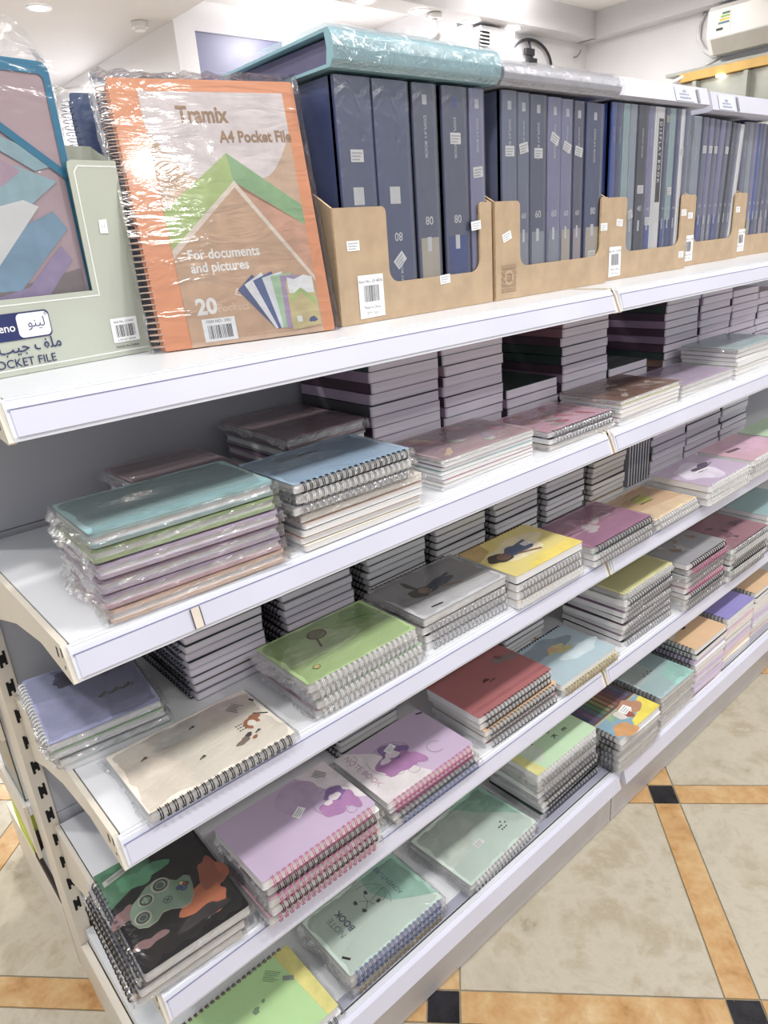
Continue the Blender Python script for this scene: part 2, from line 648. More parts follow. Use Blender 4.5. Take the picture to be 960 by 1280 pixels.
# hook in the wall corner
m = MB()
m.tube([(0, 0, 0), (0, -0.03, 0), (0.0, -0.05, 0.015), (0.02, -0.05, 0.04)], 0.006, mat('grey hook', (150, 150, 154), 0.4))
tag(obj('wall_hook', m, loc=(5.44, 3.195, 2.50)), 'tiny grey hook on the far wall near the corner', 'hook')

# air conditioner on the right wall
t = thing('air_conditioner', 'white split air conditioner on the right wall', 'air conditioner', (5.615, 2.09, 2.27))
ACW = mat('white appliance plastic', (240, 240, 240), 0.3, var=0.01)
m = MB()
m.prism([(0, 0.02), (0, 0.30), (-0.18, 0.30), (-0.21, 0.27), (-0.21, 0.11), (-0.15, 0.02)], -0.95, 0.0, 'y', ACW)
obj('body', m, t)
m = MB()
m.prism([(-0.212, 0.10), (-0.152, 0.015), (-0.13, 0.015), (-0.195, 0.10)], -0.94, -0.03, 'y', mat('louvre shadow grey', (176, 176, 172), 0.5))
obj('louvre', m, t)
m = MB()
m.box(-0.2125, -0.16, 0.135, -0.2105, -0.05, 0.255, STICK)
for k, c in enumerate(((60, 110, 90), (150, 190, 90), (230, 210, 90), (90, 130, 150))):
    m.box(-0.2135, -0.15, 0.235 - k * 0.018, -0.2125, -0.10 + k * 0.008, 0.247 - k * 0.018, mat('energy bar %d' % k, c, 0.5))
m.box(-0.2135, -0.11, 0.145, -0.2125, -0.065, 0.16, INK)
obj('energy_label', m, t)
m = MB()
m.tube([(5.61, 2.215, 2.59), (5.60, 2.25, 2.52), (5.60, 2.25, 2.44), (5.60, 2.20, 2.36), (5.60, 2.13, 2.31), (5.60, 2.07, 2.30)], 0.016, WALLM, 8)
tag(obj('drain_pipe', m), 'white wrapped pipe curving down the wall beside the air conditioner', 'pipe')
m = MB()
m.disc((2.155, 2.59, 5.612), 0.022, INK, 'x', th=0.008)
m.v = [(p[0], p[1], p[2]) for p in m.v]
tag(obj('pipe_opening', m), 'round black pipe opening high on the right wall', 'opening')
m = MB()
m.tube([(5.58, 2.06, 2.285), (5.5, 2.22, 2.22), (5.42, 2.36, 2.16)], 0.012, ACW, 8)
tag(obj('drain_hose', m), 'straight white hose slanting down below the air conditioner', 'hose')

# wall display canopy below the air conditioner
t = thing('wall_display_canopy', 'grey wall display with a tan wooden cornice below the air conditioner', 'display', (5.60, 2.3, 0))
m = MB()
m.box(-0.14, -1.6, 2.16, 0.0, 0.0, 2.215, mat('tan wood cornice', (206, 168, 96), 0.5, var=0.12, scale=6))
obj('cornice', m, t)
GREYG = mat('grey green panel', (168, 172, 166), 0.4, var=0.05)
m = MB()
m.box(-0.10, -1.6, 1.0, -0.02, 0.05, 2.155, GREYG)
m.prism([(-0.12, 2.215), (-0.12, 2.235), (0.0, 2.235), (0.0, 2.215)], -1.6, 0.12, 'y', GREYG)
obj('back_panel', m, t)
for k in range(4):
    m = MB()
    m.box(-0.16, -0.14 - k * 0.36, 1.0, -0.10, -0.11 - k * 0.36, 2.15, GREYG)
    obj('divider', m, t)
for k in range(3):
    m = MB()
    m.disc((-0.13, -0.30 - k * 0.36, 2.148), 0.03, mat('canopy lamp', (255, 250, 236), 0.4, emit=10.0), th=0.010)
    obj('lamp', m, t)

# ---------------------------------------------------------------- gondola shelving
PZ = [1.153, 0.898, 0.646, 0.389, 0.152]      # shelf surfaces, top to bottom
RY = [0.000, -0.003, -0.006, -0.011, -0.066]  # front edge of each
BACKY = 0.388

def bay(x0, x1, label, first):
    t = thing('shelving_unit', label, 'shelving', (x0, 0, 0), group='gondola bays')
    L = x1 - x0
    def upright(x):
        m = MB()
        m.box(x - 0.011, BACKY + 0.002, 0.0, x + 0.012, BACKY + 0.080, 1.148, SHELFC)
        k = 0
        z = 0.20
        while z < 1.12:
            m.box(x - 0.003, BACKY + 0.0012, z, x + 0.001, BACKY + 0.003, z + 0.024, HOLE)
            m.box(x + 0.001, BACKY + 0.0012, z + 0.007, x + 0.0045, BACKY + 0.003, z + 0.021, HOLE)
            m.box(x + 0.0045, BACKY + 0.0012, z + 0.003, x + 0.0080, BACKY + 0.003, z + 0.027, HOLE)
            z += 0.05
        obj('upright', m, t)
    upright(0.0 if first else 0.0)
    m = MB()
    z = 0.156
    while z < 1.12:
        z2 = min(z + 0.2485, 1.126)
        m.box(0.013, BACKY + 0.008, z, L - 0.012, BACKY + 0.022, z2, BACKP)
        z = z2 + 0.0015
    m.box(0.02, BACKY + 0.022, 0.156, L - 0.02, BACKY + 0.03, 1.12, SEAM)
    obj('back_panel', m, t)
    for i in range(4):
        z, y0 = PZ[i], RY[i]
        m = MB()
        m.box(0.012, y0 + 0.004, z - 0.022, L - 0.012, BACKY - 0.002, z, SHELFW)
        m.box(0.012, y0 - 0.001, z - 0.008, L - 0.012, y0 + 0.004, z - 0.0015, SHELFW)
        s = obj('shelf', m, t)
        m = MB()
        prof = [(y0 + 0.003, z - 0.001), (y0 - 0.003, z - 0.004), (y0 - 0.005, z - 0.009), (y0 - 0.013, z - 0.034), (y0 - 0.013, z - 0.038), (y0 - 0.009, z - 0.039), (y0 + 0.003, z - 0.012)]
        m.prism(prof, 0.008, L - 0.010, 'x', RAILG)
        a, b = Vector((y0 - 0.0058, z - 0.0095)), Vector((y0 - 0.0133, z - 0.0335))
        nrm = Vector((-(b - a).y, (b - a).x)).normalized() * -0.0006
        def off(p, q=0.0):
            return (p.x - abs(nrm.x) - q, p.y)
        m.prism([(a.x, a.y), (a.x - 0.0008, a.y), (b.x - 0.0008, b.y), (b.x, b.y)], 0.012, L - 0.014, 'x', RAILM)
        m.prism([(a.x - 0.0003, a.y + 0.0006), (a.x - 0.0012, a.y + 0.0006), (a.x - 0.0014, a.y), (a.x - 0.0003, a.y)], 0.010, L - 0.012, 'x', mat('rail groove', (120, 120, 160), 0.4))
        obj('price_rail', m, s)
        for bx, side in ((0.0065, 1), (L - 0.0065, -1)):
            m = MB()
            bp = [(y0 + 0.006, z + 0.001), (y0 - 0.002, z - 0.012), (y0 - 0.013, z - 0.038), (y0 - 0.010, z - 0.040), (0.088, z - 0.031), (0.2, z - 0.05), (0.30, z - 0.082), (BACKY - 0.012, z - 0.115), (BACKY - 0.002, z - 0.115), (BACKY - 0.002, z + 0.001)]
            m.prism(bp, bx - 0.0035, bx + 0.0035, 'x', SHELFC)
            if side == 1:
                m.box(bx - 0.0037, y0 + 0.02, z - 0.02, bx - 0.0034, y0 + 0.025, z - 0.008, HOLE)
                m.box(bx - 0.0037, y0 + 0.004, z - 0.014, bx - 0.0034, y0 + 0.008, z - 0.003, HOLE)
                m.box(bx - 0.0037, y0 + 0.004, z - 0.028, bx - 0.0034, y0 + 0.007, z - 0.024, HOLE)
            obj('bracket', m, s)
    z, y0 = PZ[4], RY[4]
    m = MB()
    m.box(0.002, y0 + 0.004, z - 0.03, L - 0.002, BACKY - 0.002, z, SHELFW)
    m.box(0.004, y0 + 0.004, z, L - 0.004, y0 + 0.007, z + 0.004, RAILG)
    m.box(0.004, y0 + 0.014, z, L - 0.004, y0 + 0.016, z + 0.002, SEAM)
    m.box(0.010, y0 + 0.018, z, L - 0.010, y0 + 0.036, z + 0.0003, mat('grey ticket strip', (166, 166, 182), 0.3, coat=0.4))
    d = obj('base_deck', m, t)
    m = MB()
    prof = [(y0 + 0.004, z + 0.001), (y0 - 0.003, z - 0.003), (y0 - 0.011, z - 0.034), (y0 - 0.008, z - 0.038), (y0 + 0.004, z - 0.030)]
    m.prism(prof, 0.008, L - 0.012, 'x', RAILM)
    obj('price_rail', m, d)
    m = MB()
    m.box(0.001, -0.048, 0.002, L - 0.003, -0.034, 0.1215, KICK)
    obj('kick_plate', m, t)
    if first:
        m = MB()
        m.box(-0.012, -0.046, 0.0, 0.0, BACKY, 0.1215, SHELFC)
        obj('base_foot', m, t)
        # the rear side of the double-sided gondola shows past the left end
        m = MB()
        m.box(0.0, BACKY + 0.082, 0.12, L, 0.84, 0.15, SHELFW)
        m.box(-0.012, BACKY + 0.082, 0.0, 0.0, 0.84, 0.15, SHELFC)
        m.box(0.0, 0.815, 0.0, L, 0.83, 0.12, KICK)
        obj('rear_base_deck', m, t)
        for z in (0.389, 0.646, 0.898, 1.153):
            m = MB()
            m.box(-0.016, BACKY + 0.082, z - 0.02, L, 0.80, z, SHELFW)
            s = obj('rear_shelf', m, t)
            m = MB()
            bp = [(0.80, z + 0.001), (0.80, z - 0.045), (0.55, z - 0.06), (BACKY + 0.082, z - 0.115), (BACKY + 0.082, z + 0.001)]
            m.prism(bp, -0.023, -0.0165, 'x', SHELFC)
            obj('bracket', m, s)
    return t

bay(0, 1, 'near white shelving bay holding the most notebooks at left', True)
bay(1, 2, 'middle white shelving bay beyond the rail joint', False)
bay(2, 3, 'far white shelving bay at the right edge', False)

# paper tag in the ticket rail of the second shelf
m = MB()
m.box(-0.006, -0.0009, -0.012, 0.006, 0.0, 0.012, mat('cream ticket', (226, 214, 200), 0.5))
m.box(-0.0063, -0.0010, -0.012, -0.005, -0.0006, 0.012, SEAM)
m.box(0.005, -0.0010, -0.012, 0.0063, -0.0006, 0.012, SEAM)
tag(obj('shelf_ticket', m, loc=(0.146, RY[1] - 0.0112, PZ[1] - 0.0215), rot=(R(-17), 0, 0)), 'narrow cream ticket in the second shelf rail under the teal stack', 'ticket')

# ---------------------------------------------------------------- notebooks
ORD = ['topmost', 'second from top', 'third from top', 'fourth from top', 'fifth from top', 'sixth from top', 'seventh from top', 'eighth from top', 'ninth from top', 'tenth from top', 'eleventh from top', 'twelfth from top', 'thirteenth from top']

def relayer(mb, step=0.07):
    """lift every later printed patch a hair above the earlier ones"""
    for st, (n, k) in getattr(mb, 'layer', {}).items():
        for i in range(st, st + n):
            x, y, z = mb.v[i]
            mb.v[i] = (x, y, z + k * step)

def ring_mesh(mb, length, T, side, W, D, material, pitch=0.0095, grow=0.0010):
    """wire-o binding: pairs of loops round one edge"""
    rz, rw = T / 2 + grow, 0.0058
    n = int((length - 0.012) / pitch)
    s0 = -(n - 1) * pitch / 2
    seg = 12
    for i in range(n):
        for dd in (-0.0013, 0.0013):
            s = s0 + i * pitch + dd
            path = []
            for k in range(seg):
                a = 2 * PI * k / seg
                c, h = rw * math.cos(a) + 0.0012, T / 2 + rz * math.sin(a)
                if side == 'F':
                    path.append((s, -D / 2 - c, h))
                elif side == 'B':
                    path.append((s, D / 2 + c, h))
                elif side == 'L':
                    path.append((-W / 2 - c, s, h))
                else:
                    path.append((W / 2 + c, s, h))
            mb.tube(path, 0.00072, material, 4, True)

def sleeve_mesh(mb, W, D, T, seed, ends=True):
    rn = random.Random(seed)
    nx, ny = 14, 10
    hx, hy = W / 2 + 0.0035, D / 2 + 0.0035
    def P(i, j):
        return (-hx + 2 * hx * i / nx, -hy + 2 * hy * j / ny)
    vs, fs = [], []
    for j in range(ny + 1):
        for i in range(nx + 1):
            x, y = P(i, j)
            edge = i in (0, nx) or j in (0, ny)
            z = T + 0.0006 + (rn.uniform(-0.0028, -0.0010) if edge else rn.uniform(0, 0.0011))
            vs.append((x + (rn.uniform(-.001, .001) if not edge else 0), y, z))
    for j in range(ny):
        for i in range(nx):
            a = j * (nx + 1) + i
            fs.append((a, a + 1, a + nx + 2, a + nx + 1))
    mb.add(vs, fs, FILM, True)
    # crumpled side walls
    def wall(p, q, n, ox, oy):
        rows = 4
        vv, ff = [], []
        for r_ in range(rows + 1):
            for i in range(n + 1):
                t = i / n
                k = rn.uniform(-0.0010, 0.0022) if 0 < r_ < rows else 0
                vv.append((p[0] + (q[0] - p[0]) * t + ox * k, p[1] + (q[1] - p[1]) * t + oy * k, 0.0008 + (T - 0.001) * r_ / rows))
        for r_ in range(rows):
            for i in range(n):
                a = r_ * (n + 1) + i
                ff.append((a, a + 1, a + n + 2, a + n + 1))
        mb.add(vv, ff, FILM2)
    wall((-hx, -hy), (hx, -hy), 22, 0, -1)
    wall((hx, -hy), (hx, hy), 16, 1, 0)
    wall((-hx, hy), (-hx, -hy), 16, -1, 0)
    # loose crumpled flap at the left and right mouth of the bag
    if ends:
        for sx in (-1, 1):
            vv, ff = [], []
            n = 18
            e_, q_ = 0.005, 0.4
            for i in range(n + 1):
                y = -hy + 2 * hy * i / n
                e_ = min(.0085, max(.001, e_ + rn.uniform(-.0022, .0022)))
                q_ = min(.8, max(.1, q_ + rn.uniform(-.25, .25)))
                vv.append((sx * hx, y, T * rn.uniform(0.5, 0.75)))
                vv.append((sx * (hx + e_), y, T * q_))
            for i in range(n):
                a = 2 * i
                ff += [(a, a + 1, a + 3), (a, a + 3, a + 2)]
            mb.add(vv, ff, FILM2)

def book(name, label, group, loc, rz, W, D, T, cover, back='white', pages=None, ring=None, side='F', style='soft', art=None, artkey=None, sleeve=None, sticker=None, spine=None, tilt=0.0, covermat=None, cat='notebook'):
    o = thing(name, label, cat, loc, (tilt, 0, rz), group)
    ct = {'soft': 0.0007, 'std': 0.0012, 'hard': 0.0042, 'pile': 0.0008}[style]
    inset = {'soft': 0.0004, 'std': 0.0012, 'hard': 0.002, 'pile': 0.0003}[style]
    pages = pages or PAGE
    cm = covermat or cover_mat(cover)
    r = 0.004 if style != 'hard' else 0.006
    obj('page_block', cached(('page_block', W, D, T, pages.name, style), lambda mb: mb.slab(W - 2 * inset, D - 2 * inset, ct, T - ct, pages, r)), o)
    fc = obj('front_cover', cached(('front_cover', W, D, T, cm.name, style), lambda mb: mb.slab(W, D, T - ct, T, cm, r)), o)
    bm = cover_mat(back)
    obj('back_cover', cached(('back_cover', W, D, T, back, style), lambda mb: mb.slab(W, D, 0, ct, bm, r)), o)
    if spine:
        sm = cover_mat(spine)
        def sp(mb):
            mb.box(-W / 2 - 0.0008, -D / 2 + 0.004, 0.0002, -W / 2 + 0.001, D / 2 - 0.004, T - 0.0002, sm)
        obj('spine', cached(('spine', W, D, T, spine), sp), o)
    if ring:
        obj('spiral_binding', cached(('spiral_binding', W, D, T, ring, side), lambda mb: ring_mesh(mb, W if side in 'FB' else D, T, side, W, D, RING[ring], 0.0095, 0.0003 if style == 'pile' else 0.0010)), o)
    if art:
        mb = MB()
        art(mb, W, D)
        relayer(mb)
        mb.v = [(x - W / 2, y - D / 2, T + 0.00015 + z * 0.00012) for x, y, z in mb.v]
        obj('cover_print', mb, fc)
    if sticker:
        mb = MB()
        price_sticker(mb, *sticker)
        mb.v = [(x * 1.0 - W / 2, y - D / 2, T + 0.0006 + z) for x, y, z in mb.v]
        obj('price_sticker', mb, o)
    if sleeve is not None:
        obj('plastic_sleeve', cached(('plastic_sleeve', round(W, 3), round(D, 3), round(T, 4), sleeve % 4), lambda mb: sleeve_mesh(mb, W, D, T, sleeve % 4)), o)
    return o

def price_sticker(mb, u, v, ang=0.0, w=0.022, h=0.013):
    ca, sa = math.cos(ang), math.sin(ang)
    def tr(pts):
        return [(u + a * ca - b * sa, v + a * sa + b * ca) for a, b in pts]
    mb.prism(tr([(-w / 2, -h / 2), (w / 2, -h / 2), (w / 2, h / 2), (-w / 2, h / 2)]), 0, 0.0002, 'z', STICK)
    gm = mat('faint print', (186, 186, 192), 0.6)
    for k in range(3):
        b0 = -h * 0.36 + k * h * 0.26
        mb.poly(tr([(-w * .4, b0), (w * (.2 + .1 * k), b0), (w * (.2 + .1 * k), b0 + h * .12), (-w * .4, b0 + h * .12)]), 0.0003, gm)

RN = random.Random(7)

def stack(place, x0, x1, y0, D, z, books, group, rot=0.0, gap=0.0022, jit=0.0022, jrot=0.8, lean=(0, 0)):
    """books listed top to bottom; x0,x1,y0 = left, right, front edge of the pile"""
    n = len(books)
    h = z + 0.0006
    for i in range(n - 1, -1, -1):
        b = dict(books[i])
        T = b.pop('T')
        W = b.pop('W', x1 - x0)
        DD = b.pop('D', D)
        dx, dy, dr = b.pop('dx', 0), b.pop('dy', 0), b.pop('dr', 0)
        desc = b.pop('desc', None)
        nm = b.pop('name', 'spiral_notebook' if b.get('ring') else 'notebook')
        kind = {'soft': 'notebook', 'pile': 'notebook', 'std': 'notebook', 'hard': 'hardcover notebook'}[b.get('style', 'soft')]
        if desc is None:
            desc = '%s %s%s' % (b['cover'], 'spiral ' if b.get('ring') else '', kind)
        lab = desc + (', ' + ORD[i] + ' in ' if n > 1 else ', alone, ') + place
        j = 0.25 if i == 0 else 1.0
        k = n - 1 - i
        cx = (x0 + x1) / 2 + dx + RN.uniform(-jit, jit) * j + lean[0] * k
        cy = y0 + D / 2 + dy + RN.uniform(-jit, jit) * j + lean[1] * k
        book(nm, lab, group, (cx, cy, h), rot + R(dr) + R(RN.uniform(-jrot, jrot)) * j, W, DD, T, **b)
        h += T + b.get('gap', gap)
    return h

def S(cover, T=0.0125, ring='silver', side='F', **k):
    return dict(cover=cover, T=T, ring=ring, side=side, **k)
def H(cover, T=0.016, **k):
    return dict(cover=cover, T=T, style='hard', back=k.pop('back', cover), **k)
def N_(cover, T=0.010, **k):
    return dict(cover=cover, T=T, **k)

def pm(name, c, rough=0.45):
    return mat('print ' + name, soft(tuple(v + (235 - v) * .12 for v in c), .28), rough, var=0.09, scale=40)

# ------- cover artwork (u to the right, v to the back, z counts print layers)
def lines(mb, u, v, ang, n, w, m, h=0.0012, step=0.0032, z=1):
    ca, sa = math.cos(R(ang)), math.sin(R(ang))
    rn = random.Random(int(u * 1e4))
    for k in range(n):
        L_ = w * rn.uniform(0.6, 1.0)
        pts = [(0, -k * step), (L_, -k * step), (L_, -k * step + h), (0, -k * step + h)]
        mb.poly([(u + a * ca - b * sa, v + a * sa + b * ca) for a, b in pts], z, m)

def art_cream(mb, W, D):
    mb.poly([(0.0, 0.0), (0.06, 0.0), (0.075, 0.05), (0.05, 0.09), (0, 0.12)], 1, pm('peach wash', (248, 230, 206)))
    mb.poly([(0.14, D), (0.20, D), (0.20, 0.10), (0.155, 0.085), (0.12, 0.11)], 1, pm('rose wash', (242, 220, 206)))
    mb.poly([(0.05, 0.10), (0.11, 0.09), (0.13, 0.125), (0.08, 0.135)], 1, pm('grey wash', (236, 230, 222)))
    fox, wht, drk = pm('fox brown', (176, 88, 40)), pm('fox white', (244, 236, 220)), pm('dark brown', (60, 44, 40))
    u, v = .847 * W, .43 * D
    ringpoly(mb, u, v, 0.006, 0.0115, 2, fox, -20, 250, ry=1.1)
    mb.poly(blob(u + .009, v + .010, .008, .007, 3, .25), 2, fox)
    mb.poly(blob(u, v, .006, .007, 5, .1), 3, wht)
    mb.poly(stroke((u + .012, v + .018), (u + .028, v + .004), .0025), 2, drk)
    for k in range(9):
        mb.poly(blob(u - .02 + .004 * (k % 3), v - .004 + .006 * (k // 3), .0016, .0012, k, .3, 8), 2, drk)
    lines(mb, .91 * W - .012, .86 * D, -60, 6, .02, drk)
    mb.poly(stroke((.97 * W, .80 * D), (.985 * W, .74 * D), .004), 2, drk)
    u, v = .72 * W, .25 * D
    mb.poly(blob(u, v, .011, .006, 8, .4, rot=.4), 2, pm('taupe', (128, 104, 92)))
    mb.poly(blob(u + .010, v + .006, .005, .004, 2, .3), 3, drk)
    mb.poly(blob(u + .014, v - .004, .004, .003, 2, .3), 3, fox)
    lf, rd = pm('leaf green', (70, 84, 60)), pm('dark red', (130, 40, 40))
    for (a, b, m) in ((.17, .70, rd), (.446, .32, lf), (.53, .8, drk), (.83, .28, lf)):
        mb.poly(stroke((a * W - .004, b * D - .002), (a * W + .004, b * D + .003), .002), 2, m)
        mb.poly(blob(a * W + .002, b * D, .003, .002, 4, .4, 10), 3, m)

def art_violet(mb, W, D):
    mb.poly([(0.0, 0.0), (W * .55, 0), (W * .6, D * .3), (W * .3, D * .55), (0, D * .6)], 1, pm('pale violet', (160, 164, 220)))
    dk = pm('violet figure', (74, 76, 120))
    mb.poly(blob(W * .55, D * .78, .04, .018, 4, .5, rot=-.3), 2, dk)
    mb.poly(blob(W * .38, D * .74, .02, .014, 9, .4), 3, pm('violet figure dark', (56, 56, 84)))
    mb.poly(blob(W * .7, D * .72, .014, .012, 6, .4), 3, pm('violet face', (120, 114, 150)))
    g = pm('olive scribble', (104, 108, 92))
    for k in range(9):
        mb.poly(stroke((W * .55 + k * .0055, D * .34 + .002 * (k % 3)), (W * .55 + k * .0055 + .005, D * .36 + .004 * ((k + 1) % 3)), .004), 2, g)

def art_green(mb, W, D):
    mb.poly(blob(W * .35, D * .55, .06, .035, 3, .3), 1, pm('light green wash', (186, 218, 150)))
    mb.poly(blob(W * .8, D * .75, .03, .022, 5, .4), 1, pm('deep green wash', (134, 186, 96)))
    br, go = pm('racket rim', (104, 88, 52)), pm('racket string', (164, 164, 110))
    u, v = .43 * W, .74 * D
    ringpoly(mb, u, v, .013, .0165, 2, br, ry=.85)
    mb.poly(blob(u, v, .013, .011, 1, 0), 1, pm('racket net', (190, 196, 140)))
    for k in range(-4, 5):
        mb.poly(stroke((u + k * .0028, v - .010), (u + k * .0028, v + .010), .0006), 3, br)
        mb.poly(stroke((u - .012, v + k * .0024), (u + .012, v + k * .0024), .0006), 3, br)
    mb.poly(stroke((u - .008, v - .012), (u - .016, v - .035), .0035), 2, br)
    u, v = .17 * W, .21 * D
    mb.poly(blob(u, v, .006, .0055, 1, 0), 2, br)
    mb.poly(blob(u, v, .0048, .0043, 1, 0), 3, pm('ball yellow', (220, 196, 90)))
    sg = pm('script green', (72, 120, 56))
    for k in range(8):
        mb.poly(stroke((W * .72 + k * .0045, D * .70 - k * .001 + .004 * (k % 2)), (W * .72 + (k + 1) * .0045, D * .70 - k * .001 + .004 * ((k + 1) % 2)), .0014), 2, sg)

def figure(mb, u, v, sc, skin, hair, shirt, seed):
    mb.poly(blob(u + .040 * sc, v + .002, .028 * sc, .014 * sc, seed, .35, rot=.15), 2, shirt)
    mb.poly(stroke((u + .03 * sc, v + .008 * sc), (u + .075 * sc, v + .016 * sc), .006 * sc), 3, shirt)
    mb.poly(stroke((u + .03 * sc, v - .008 * sc), (u + .07 * sc, v - .022 * sc), .005 * sc), 3, skin)
    mb.poly(blob(u, v, .019 * sc, .015 * sc, seed + 1, .25), 3, hair)
    mb.poly(blob(u + .008 * sc, v - .001, .011 * sc, .010 * sc, seed + 2, .1), 4, skin)
    mb.poly(stroke((u + .012 * sc, v + .003 * sc), (u + .013 * sc, v + .006 * sc), .002 * sc), 5, hair)
    mb.poly(stroke((u + .012 * sc, v - .006 * sc), (u + .013 * sc, v - .003 * sc), .002 * sc), 5, hair)

def art_grey(mb, W, D):
    mb.poly([(0, 0), (W, 0), (W, D * .25), (0, D * .35)], 1, pm('pale grey wash', (196, 196, 204)))
    mb.poly([(W * .05, D * .45), (W * .9, D * .35), (W * .95, D * .5), (W * .1, D * .62)], 1, pm('mid grey wash', (140, 140, 150)))
    figure(mb, W * .30, D * .5, 1.1, pm('tan skin', (150, 112, 92)), pm('dark hair', (58, 44, 38)), pm('navy shirt', (58, 66, 104)), 3)
    mb.poly(blob(W * .30, D * .72, .006, .018, 5, .3), 2, pm('dark hair', (58, 44, 38)))
    mb.poly(stroke((W * .18, D * .14), (W * .30, D * .12), .004), 3, INK)

def art_yellow(mb, W, D):
    mb.poly(blob(W * .5, D * .55, .075, .035, 2, .3), 1, pm('cream wash', (226, 210, 160)))
    mb.poly([(W * .2, 0), (W, 0), (W, D * .22), (W * .6, D * .2), (W * .3, D * .12)], 2, pm('bright yellow', (240, 208, 60)))
    mb.poly([(0, D * .6), (W * .25, D * .75), (W * .3, D), (0, D)], 1, pm('ochre wash', (196, 152, 76)))
    figure(mb, W * .19, D * .50, 1.25, pm('brown skin', (128, 84, 66)), pm('dark hair', (58, 44, 38)), pm('blue shirt', (66, 82, 128)), 11)

def art_magenta(mb, W, D):
    mb.poly(blob(W * .3, D * .6, .05, .035, 3, .4), 1, pm('pale magenta', (190, 122, 160)))
    p = pm('pale grey print', (196, 178, 186))
    mb.poly(blob(W * .38, D * .45, .020, .014, 5, .35), 2, p)
    mb.poly(blob(W * .34, D * .34, .012, .008, 8, .35), 2, p)
    mb.poly(blob(W * .52, D * .52, .011, .010, 4, .4), 2, p)
    mb.poly(blob(W * .60, D * .58, .009, .008, 7, .4), 2, p)
    mb.poly(stroke((W * .05, D * .5), (W * .32, D * .47), .003), 3, pm('plum line', (96, 50, 84)))
    for k, (a, b) in enumerate((((.64, .66), (.80, .66)), ((.80, .66), (.80, .52)), ((.64, .66), (.64, .52)), ((.64, .52), (.80, .52)))):
        mb.poly(stroke((a[0] * W, a[1] * D), (b[0] * W, b[1] * D), .003), 3, p)

def art_orange(mb, W, D):
    mb.poly([(0, 0), (W, 0), (W, D * .25), (0, D * .4)], 1, pm('light orange', (246, 206, 150)))
    yg = pm('yellow green', (196, 196, 60))
    mb.poly(blob(W * .52, D * .62, .034, .016, 6, .35), 2, yg)
    mb.poly(stroke((W * .36, D * .52), (W * .62, D * .50), .003), 3, INK)
    mb.poly(stroke((W * .42, D * .74), (W * .66, D * .76), .003), 3, pm('moss', (110, 116, 50)))

def art_lilac(mb, W, D):
    mb.poly(blob(W * .4, D * .5, .07, .045, 6, .4), 1, pm('pale lilac', (214, 204, 226)))
    mb.poly(blob(W * .55, D * .55, .034, .016, 4, .5, rot=.2), 2, pm('deep plum', (78, 58, 92)))
    mb.poly(stroke((W * .35, D * .50), (W * .62, D * .46), .007), 3, pm('white streak', (236, 230, 236)))
    mb.poly(stroke((W * .6, D * .5), (W * .82, D * .56), .003), 3, pm('deep plum', (78, 58, 92)))

def art_pinkstroke(mb, W, D):
    mb.poly(blob(W * .6, D * .5, .07, .05, 4, .4), 1, pm('rose wash 2', (214, 160, 190)))
    mb.poly(stroke((W * .15, D * .55), (W * .4, D * .5), .012), 2, pm('dark plum', (90, 60, 82)))

def girl(mb, u, v, s, seed):
    vi, mg, sk, ln = pm('violet hair', (128, 88, 160)), pm('magenta hair', (172, 104, 172)), pm('pale face', (226, 210, 222)), pm('plum line', (96, 50, 84))
    mb.poly(blob(u - .010 * s, v - .012 * s, .024 * s, .020 * s, seed, .35), 2, mg)
    mb.poly(blob(u + .006 * s, v + .010 * s, .020 * s, .016 * s, seed + 1, .3), 2, vi)
    mb.poly(blob(u + .016 * s, v - .018 * s, .014 * s, .018 * s, seed + 2, .4), 2, mg)
    mb.poly(blob(u + .001 * s, v + .006 * s, .010 * s, .008 * s, seed + 3, .2), 3, sk)
    mb.poly(blob(u - .014 * s, v + .002 * s, .007 * s, .006 * s, seed + 4, .25), 3, sk)
    ringpoly(mb, u + .004 * s, v - .035 * s, .008 * s, .0085 * s, 2, ln, 0, 330)
    ringpoly(mb, u, v, .030 * s, .0305 * s, 2, ln, 10, 120)
    ringpoly(mb, u - .004 * s, v + .002 * s, .034 * s, .0345 * s, 2, ln, 150, 260)

def art_purple1(mb, W, D):
    mb.poly([(W * .72, D), (W, D), (W, D * .15), (W * .9, D * .3), (W * .82, D * .6)], 1, pm('warm white', (224, 214, 218)))
    mb.poly(blob(W * .62, D * .72, .036, .033, 2, .05), 2, pm('mid purple', (180, 150, 190)))
    girl(mb, W * .82, D * .38, .95, 4)
    lines(mb, W * .88, D * .93, -60, 5, .024, INK)

def art_purple2(mb, W, D):
    mb.poly([(0, 0), (W * .52, 0), (W * .40, D * .4), (W * .30, D * .75), (W * .12, D), (0, D)], 1, pm('warm white', (232, 222, 226)))
    girl(mb, W * .40, D * .52, 1.25, 9)
    pk = pm('pink letters', (190, 130, 168))
    text(mb, 'NOTE BOOK', W * .07, D * .93, .016, 2, pk, -90, 'l', 0.0)
    ln = pm('plum line', (96, 50, 84))
    ringpoly(mb, W * .74, D * .30, .014, .0146, 2, ln, 20, 290)
    ringpoly(mb, W * .10, D * .86, .012, .0126, 2, ln, 200, 380)
    mb.poly(stroke((W * .93, D * .93), (W * .99, D * .90), .004), 2, INK)

